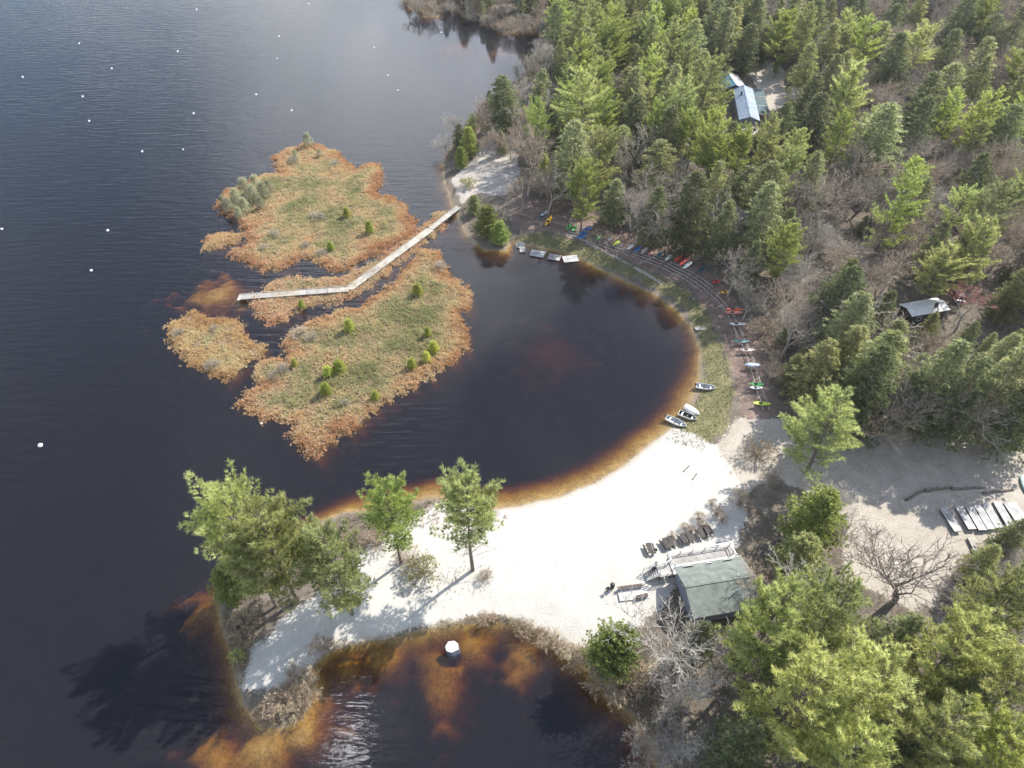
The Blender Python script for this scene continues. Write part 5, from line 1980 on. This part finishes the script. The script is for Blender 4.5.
# white patio slab with two timber benches
a, b, c_ = gat(616, 589.5, .2), gat(646, 586, .2), gat(621, 601, .2)
uu = (b - a).xy
vv = (c_ - a).xy
pang = math.atan2(uu.y, uu.x)
cen = (a + b) / 2 + Vector((vv.x, vv.y, 0)) / 2
pt = thing('patio', 'white concrete patio slab on the sand left of the beach house stairs', 'patio', (cen.x, cen.y, gz(cen.x, cen.y)), pang)
mb = MB()
mb.box((0, 0, .02), (uu.length, vv.length, .24), bev=.02)
mb.build('slab', M['concrete'], pt)


def bench(q1, q2, label):
    a, b = gat(*q1, .45), gat(*q2, .45)
    c = (a + b) / 2
    L = (b - a).xy.length
    r = thing('timber_bench', label, 'bench', (c.x, c.y, gz(c.x, c.y) + .13), math.atan2((b - a).y, (b - a).x), 'long timber benches at the patio')
    mb = MB()
    for sg in (-1, 1):
        mb.box((0, sg * .13, .42), (L, .23, .06))
    mb.build('seat', M['wood_dark'], r)
    for sx in (-.42, 0, .42):
        lb = MB()
        lb.box((L * sx, 0, .18), (.12, .4, .42))
        lb.build('leg', M['wood_brown'], r)


bench((617.5, 588.8), (642.5, 585), 'long dark bench along the upper edge of the white patio')
bench((636, 597.5), (648, 594.5), 'shorter dark bench along the lower edge of the white patio')

# ------------------------------------------------------------------ cabins in the forest
def gable(name, label, pts, eave, rise, mats, wallm, group, panels=0):
    """pts: two eave-line pixels along the length and the width in metres towards the right"""
    (p1, p2, width) = pts
    a, b = V3(*p1, eave + 2.9), V3(*p2, eave + 2.9)
    L = (b - a).xy.length
    ang = math.atan2((b - a).y, (b - a).x)
    c = (a + b) / 2
    g0 = 2.9
    r = thing(name, label, 'cabin', (c.x, c.y, g0), ang, group)
    s = 1 if width > 0 else -1
    w = abs(width)
    wl = MB()
    wl.box((0, s * w / 2, eave / 2 - .1), (L - .7, w - .7, eave + .1))
    for sx in (-1, 1):
        x = sx * (L / 2 - .35)
        wl.add([(x, s * .35, eave - .05), (x, s * (w - .35), eave - .05), (x, s * w / 2, eave + rise - .12)], [(0, 1, 2)])
    wl.build('wall', M[wallm], r)
    for k_, (y0, y1, mt) in enumerate(((0, s * w / 2, mats[0]), (s * w, s * w / 2, mats[1]))):
        mb = MB()
        vs = [(-L / 2, y0, eave), (L / 2, y0, eave), (L / 2, y1, eave + rise), (-L / 2, y1, eave + rise)]
        vs += [(p[0], p[1], p[2] + .1) for p in vs]
        mb.add(vs, [(0, 1, 2, 3), (7, 6, 5, 4), (0, 4, 5, 1), (1, 5, 6, 2), (3, 7, 4, 0)])
        n = int(L / .9)
        for i in range(n):                        # standing seams
            x = -L / 2 + L * (i + .5) / n
            mb.bar((x, y0, eave + .12), (x, y1, eave + rise + .12), .05, .05)
        o = mb.build('roof', M[mt], r)
        if k_ == 0:
            cb2 = MB()
            cb2.bar((-L / 2, s * w / 2, eave + rise + .14), (L / 2, s * w / 2, eave + rise + .14), .35, .06)
            cb2.build('ridge_cap', M[mt], o)
            ch = MB()
            ch.box((L * .2, s * w * .3, eave + rise + .2), (.5, .5, 1.2), bev=.04)
            ch.build('chimney', M['rock_side'], o)
    for i in range(2):
        f = MB()
        x = L * (-.22 + .44 * i)
        y = s * .35 - s * .03
        for dx in (-.5, .5):
            f.box((x + dx, y, 1.5), (.08, .06, 1.0))
        for dz in (-.46, .46):
            f.box((x, y, 1.5 + dz), (.92, .056, .08))
        fo = f.build('window', M['white_paint'], r)
        g_ = MB()
        g_.box((x, y + s * .015, 1.5), (.9, .02, .84))
        g_.build('pane', M['glass'], fo)
    return r, L, w, s


c2 = gable('cabin', 'long blue-roofed cabin beside a bright sandy clearing', ((739, 120), (733, 88), -6.2), 3.2, 1.1, ('roof_metal', 'roof_metal'), 'wall_blue', 'cabins in the forest')
c1 = gable('cabin', 'small cabin with a pale roof side and a sky-tinted roof side, behind the blue-roofed one', ((722, 90), (713, 76), -8.4), 3.0, 1.5, ('roof_sky_tint', 'roof_pale'), 'wood_brown', 'cabins in the forest')
for k, (p, lab) in enumerate((((758.5, 93), 'uppermost dark teal awning beside the blue-roofed cabin'), ((760.5, 102), 'middle dark teal awning beside the blue-roofed cabin'), ((762.5, 110), 'lowest dark teal awning beside the blue-roofed cabin'))):
    x, y = at(*p, 5.2)
    r = thing('awning', lab, 'awning', (x, y, 2.9), c2[0].rotation_euler.z, 'awnings beside the cabin')
    mb = MB()
    mb.box((0, 0, 2.35), (6.0, 3.7, .08))
    mb.build('canopy', M['roof_awning'], r)
    eb = MB()
    for sg in (-1, 1):
        eb.box((sg * 3.06, 0, 2.36), (.12, 3.8, .14))
    eb.build('edge_trim', M['white_paint'], r)
    for sx in (-2.8, 2.8):
        for sy in (-1.7, 1.7):
            q = MB()
            q.tube((sx, sy, -.2), (sx, sy, 2.3), .05, .05, 7)
            q.build('post', M['white_paint'], r)
gable('shed', 'low grey-roofed shed at the lower end of the blue-roofed cabin', ((745, 137), (762, 133), 4.5), 2.4, .7, ('roof_pale', 'roof_pale'), 'wood_brown', 'sheds in the forest')
gable('shed', 'white-roofed shed left of the parked blue car', ((912, 317), (950, 310), 4.2), 2.8, .6, ('roof_white', 'roof_white'), 'wood_brown', 'sheds in the forest')

# parked car
def car(px, py, ang, label):
    p = gat(px, py)
    r = thing('parked_car', label, 'car', p, ang)
    prof = [(-2.15, .45), (-2.2, .75), (-2.1, .98), (-1.75, 1.02), (-1.2, 1.5), (.35, 1.52), (1.05, 1.02), (2.0, .88), (2.2, .68), (2.18, .4)]
    mb = MB()
    rings = []
    for sgn, ins in ((-1, 0), (1, 0)):
        rings.append([(x, sgn * (.86 - (.16 if z > 1.1 else 0)), z) for x, z in prof])
    n = len(prof)
    mb.add(rings[0] + rings[1], [(i, i + 1, n + i + 1, n + i) for i in range(n - 1)] + [tuple(range(n - 1, -1, -1)), tuple(range(n, 2 * n)), (n - 1, 0, n, 2 * n - 1)])
    mb.build('body', M['car_blue'], r)
    for pts in ([(-1.72, 1.06), (-1.22, 1.47)], [(.39, 1.49), (1.0, 1.07)]):
        (xa, za), (xb, zb_) = pts
        off = -.012 if xa < 0 else .012
        g_ = MB()
        ya, yb = (.78, .66) if za < zb_ else (.66, .78)
        g_.add([(xa + off, -ya, za + .012), (xa + off, ya, za + .012), (xb + off, yb, zb_ + .012), (xb + off, -yb, zb_ + .012)], [(0, 1, 2, 3)])
        g_.build('windscreen', M['glass'], r)
    for sg in (-1, 1):
        g_ = MB()
        g_.add([(-1.5, sg * .79, 1.12), (.8, sg * .79, 1.12), (.3, sg * .715, 1.44), (-1.15, sg * .715, 1.44)], [(0, 1, 2, 3)])
        g_.build('side_window', M['glass'], r)
        for xx in (-1.35, 1.4):
            w_ = MB()
            w_.tube((xx, sg * .72, .33), (xx, sg * .90, .33), .33, .33, 16)
            wo_ = w_.build('wheel', M['rubber'], r)
            h_ = MB()
            h_.tube((xx, sg * .90, .33), (xx, sg * .915, .33), .19, .17, 12)
            h_.build('rim', M['alu'], wo_)
        h_ = MB()
        h_.box((2.17, sg * .6, .72), (.1, .36, .14), bev=.02)
        h_.build('headlight', M['white_paint'], r)
    rb_ = MB()
    rb_.box((-.4, 0, 1.535), (1.3, 1.1, .03), bev=.01)
    rb_.build('roof_panel', M['hull_white'], r)


car(958, 299, R(70), 'blue car with a pale roof parked behind the red-budded tree')

# ------------------------------------------------------------------ boulder in the pond, floats on the lake
p = V3(452.5, 651, 0)
r = thing('boulder', 'white-topped boulder standing alone in the pond', 'boulder', p, .35)
g = random.Random(4)
n = 7
top, mid, low = [], [], []
for i in range(n):
    t_ = 2 * math.pi * i / n
    q = g.uniform(.78, 1.15)
    top.append((1.12 * q * math.cos(t_), .30 + .82 * q * math.sin(t_), .85 + .22 * math.sin(t_) + .12 * math.cos(t_)))
    mid.append((1.2 * q * math.cos(t_ + .08), .05 + .98 * q * math.sin(t_ + .08), .42 + .2 * math.sin(t_)))
    low.append((1.3 * q * math.cos(t_), 1.25 * q * math.sin(t_), -1.0))
mb = MB()
mb.add(low + mid + top, [(i, (i + 1) % n, n + (i + 1) % n, n + i) for i in range(n)] + [(n + i, n + (i + 1) % n, 2 * n + (i + 1) % n, 2 * n + i) for i in range(n)])
mb.build('side', M['rock_side'], r)  # sides dark by colour, holding the shade of the near face
cap = MB()
cap.add([(a * 1.01, .30 + (b - .30) * 1.01, c + .004) for a, b, c in top] + [(a * .6, .30 + (b - .30) * .6, c + .05) for a, b, c in top] + [(0.05, .3, .96)],
        [(i, (i + 1) % n, n + (i + 1) % n, n + i) for i in range(n)] + [(n + i, n + (i + 1) % n, 2 * n) for i in range(n)])
cap.build('top', M['rock'], r)

FL = [(196.5, 9), (79, 43), (177.5, 51), (111.5, 68), (22.5, 76.5), (82.5, 96), (89, 120.5), (193.5, 113), (142, 151), (183, 149), (256, 94), (291.5, 110), (277, 58), (279, 36), (308.5, 3.5), (374, 47), (388, 75), (398, 90),
      (1.5, 228.5), (107.5, 230), (91, 270), (40, 445), (441, 32), (261, 423)]
FLW = ['left end of the top edge', 'left of the upper left', '', '']
buoy_v, first = None, None


def make_float():
    r = thing('mooring_float', '', 'float')
    mb = MB()
    n = 14
    prof = [(.02, -.18), (.25, -.14), (.36, .0), (.38, .12), (.30, .27), (.12, .36), (.08, .38)]
    vs, fs = [], []
    for (q, z) in prof:
        for i in range(n):
            t_ = 2 * math.pi * i / n
            vs.append((q * math.cos(t_), q * math.sin(t_), z))
    for j in range(len(prof) - 1):
        for i in range(n):
            fs.append((j * n + i, j * n + (i + 1) % n, (j + 1) * n + (i + 1) % n, (j + 1) * n + i))
    mb.add(vs, fs, True)
    mb.build('body', M['foam'], r)
    cb3 = MB()
    cb3.tube((0, 0, .36), (0, 0, .5), .05, .04, 8)
    cb3.build('ring_post', M['alu'], r)
    return r


fproto = make_float()
desc = {0: 'white float at the top edge, middle of the open lake', 1: 'white float at the upper left of the lake', 2: 'white float below the one at the top edge', 3: 'white float below the upper left one',
        4: 'white float nearest the upper left picture edge', 5: 'white float left of centre, upper of a close pair', 6: 'white float left of centre, lower of a close pair', 7: 'white float midway between the lake middle and the close pair',
        8: 'white float lower left of the upper island', 9: 'faint white float just left above the upper island', 10: 'white float straight above the island thicket', 11: 'white float above the north tip of the upper island',
        12: 'white float in the upper middle of the lake, lower of two', 13: 'white float in the upper middle of the lake, upper of two', 14: 'white float at the top edge right of the lake middle',
        15: 'white float left of the inlet mouth', 16: 'white float at the inlet mouth, upper of two', 17: 'white float at the inlet mouth, lower of two', 18: 'white float cut by the left picture edge',
        19: 'white float level with the boardwalk far left', 20: 'white float left of the west islet', 21: 'large white float alone at the lower left of the lake', 22: 'white float in the dark inlet under the trees', 23: 'small white float below the left tip of the lower island'}
for i, (px, py) in enumerate(FL):
    if i == 0:
        o = fproto
    else:
        o = fproto.copy()
        COL.objects.link(o)
        for ch in list(fproto.children):
            c = ch.copy()
            COL.objects.link(c)
            c.parent = o
    x, y = at(px, py, .15)
    o.location = (x, y, -.02)
    s = .78 if i not in (9, 23, 12) else .55
    if i == 21:
        s = 1.1
    o.scale = (s, s, s)
    o['label'] = desc[i]
    o['group'] = 'white floats on the lake'
# ------------------------------------------------------------------ thin spring haze over lake and forest
m, t, b = mat('haze')
t.nodes.remove(b)
pv = N(t, 'ShaderNodeVolumePrincipled')
pv.inputs['Color'].default_value = (.86, .90, .95, 1)
pv.inputs['Density'].default_value = .00008
pv.inputs['Anisotropy'].default_value = .3
t.links.new(pv.outputs[0], t.nodes['Material Output'].inputs['Volume'])
hb = MB()
hb.box((60, 720, 48), (2100, 1700, 116))
tag(hb.build('haze', m), kind='stuff')
SC.cycles.volume_bounces = 0
print('objects', len(bpy.data.objects))
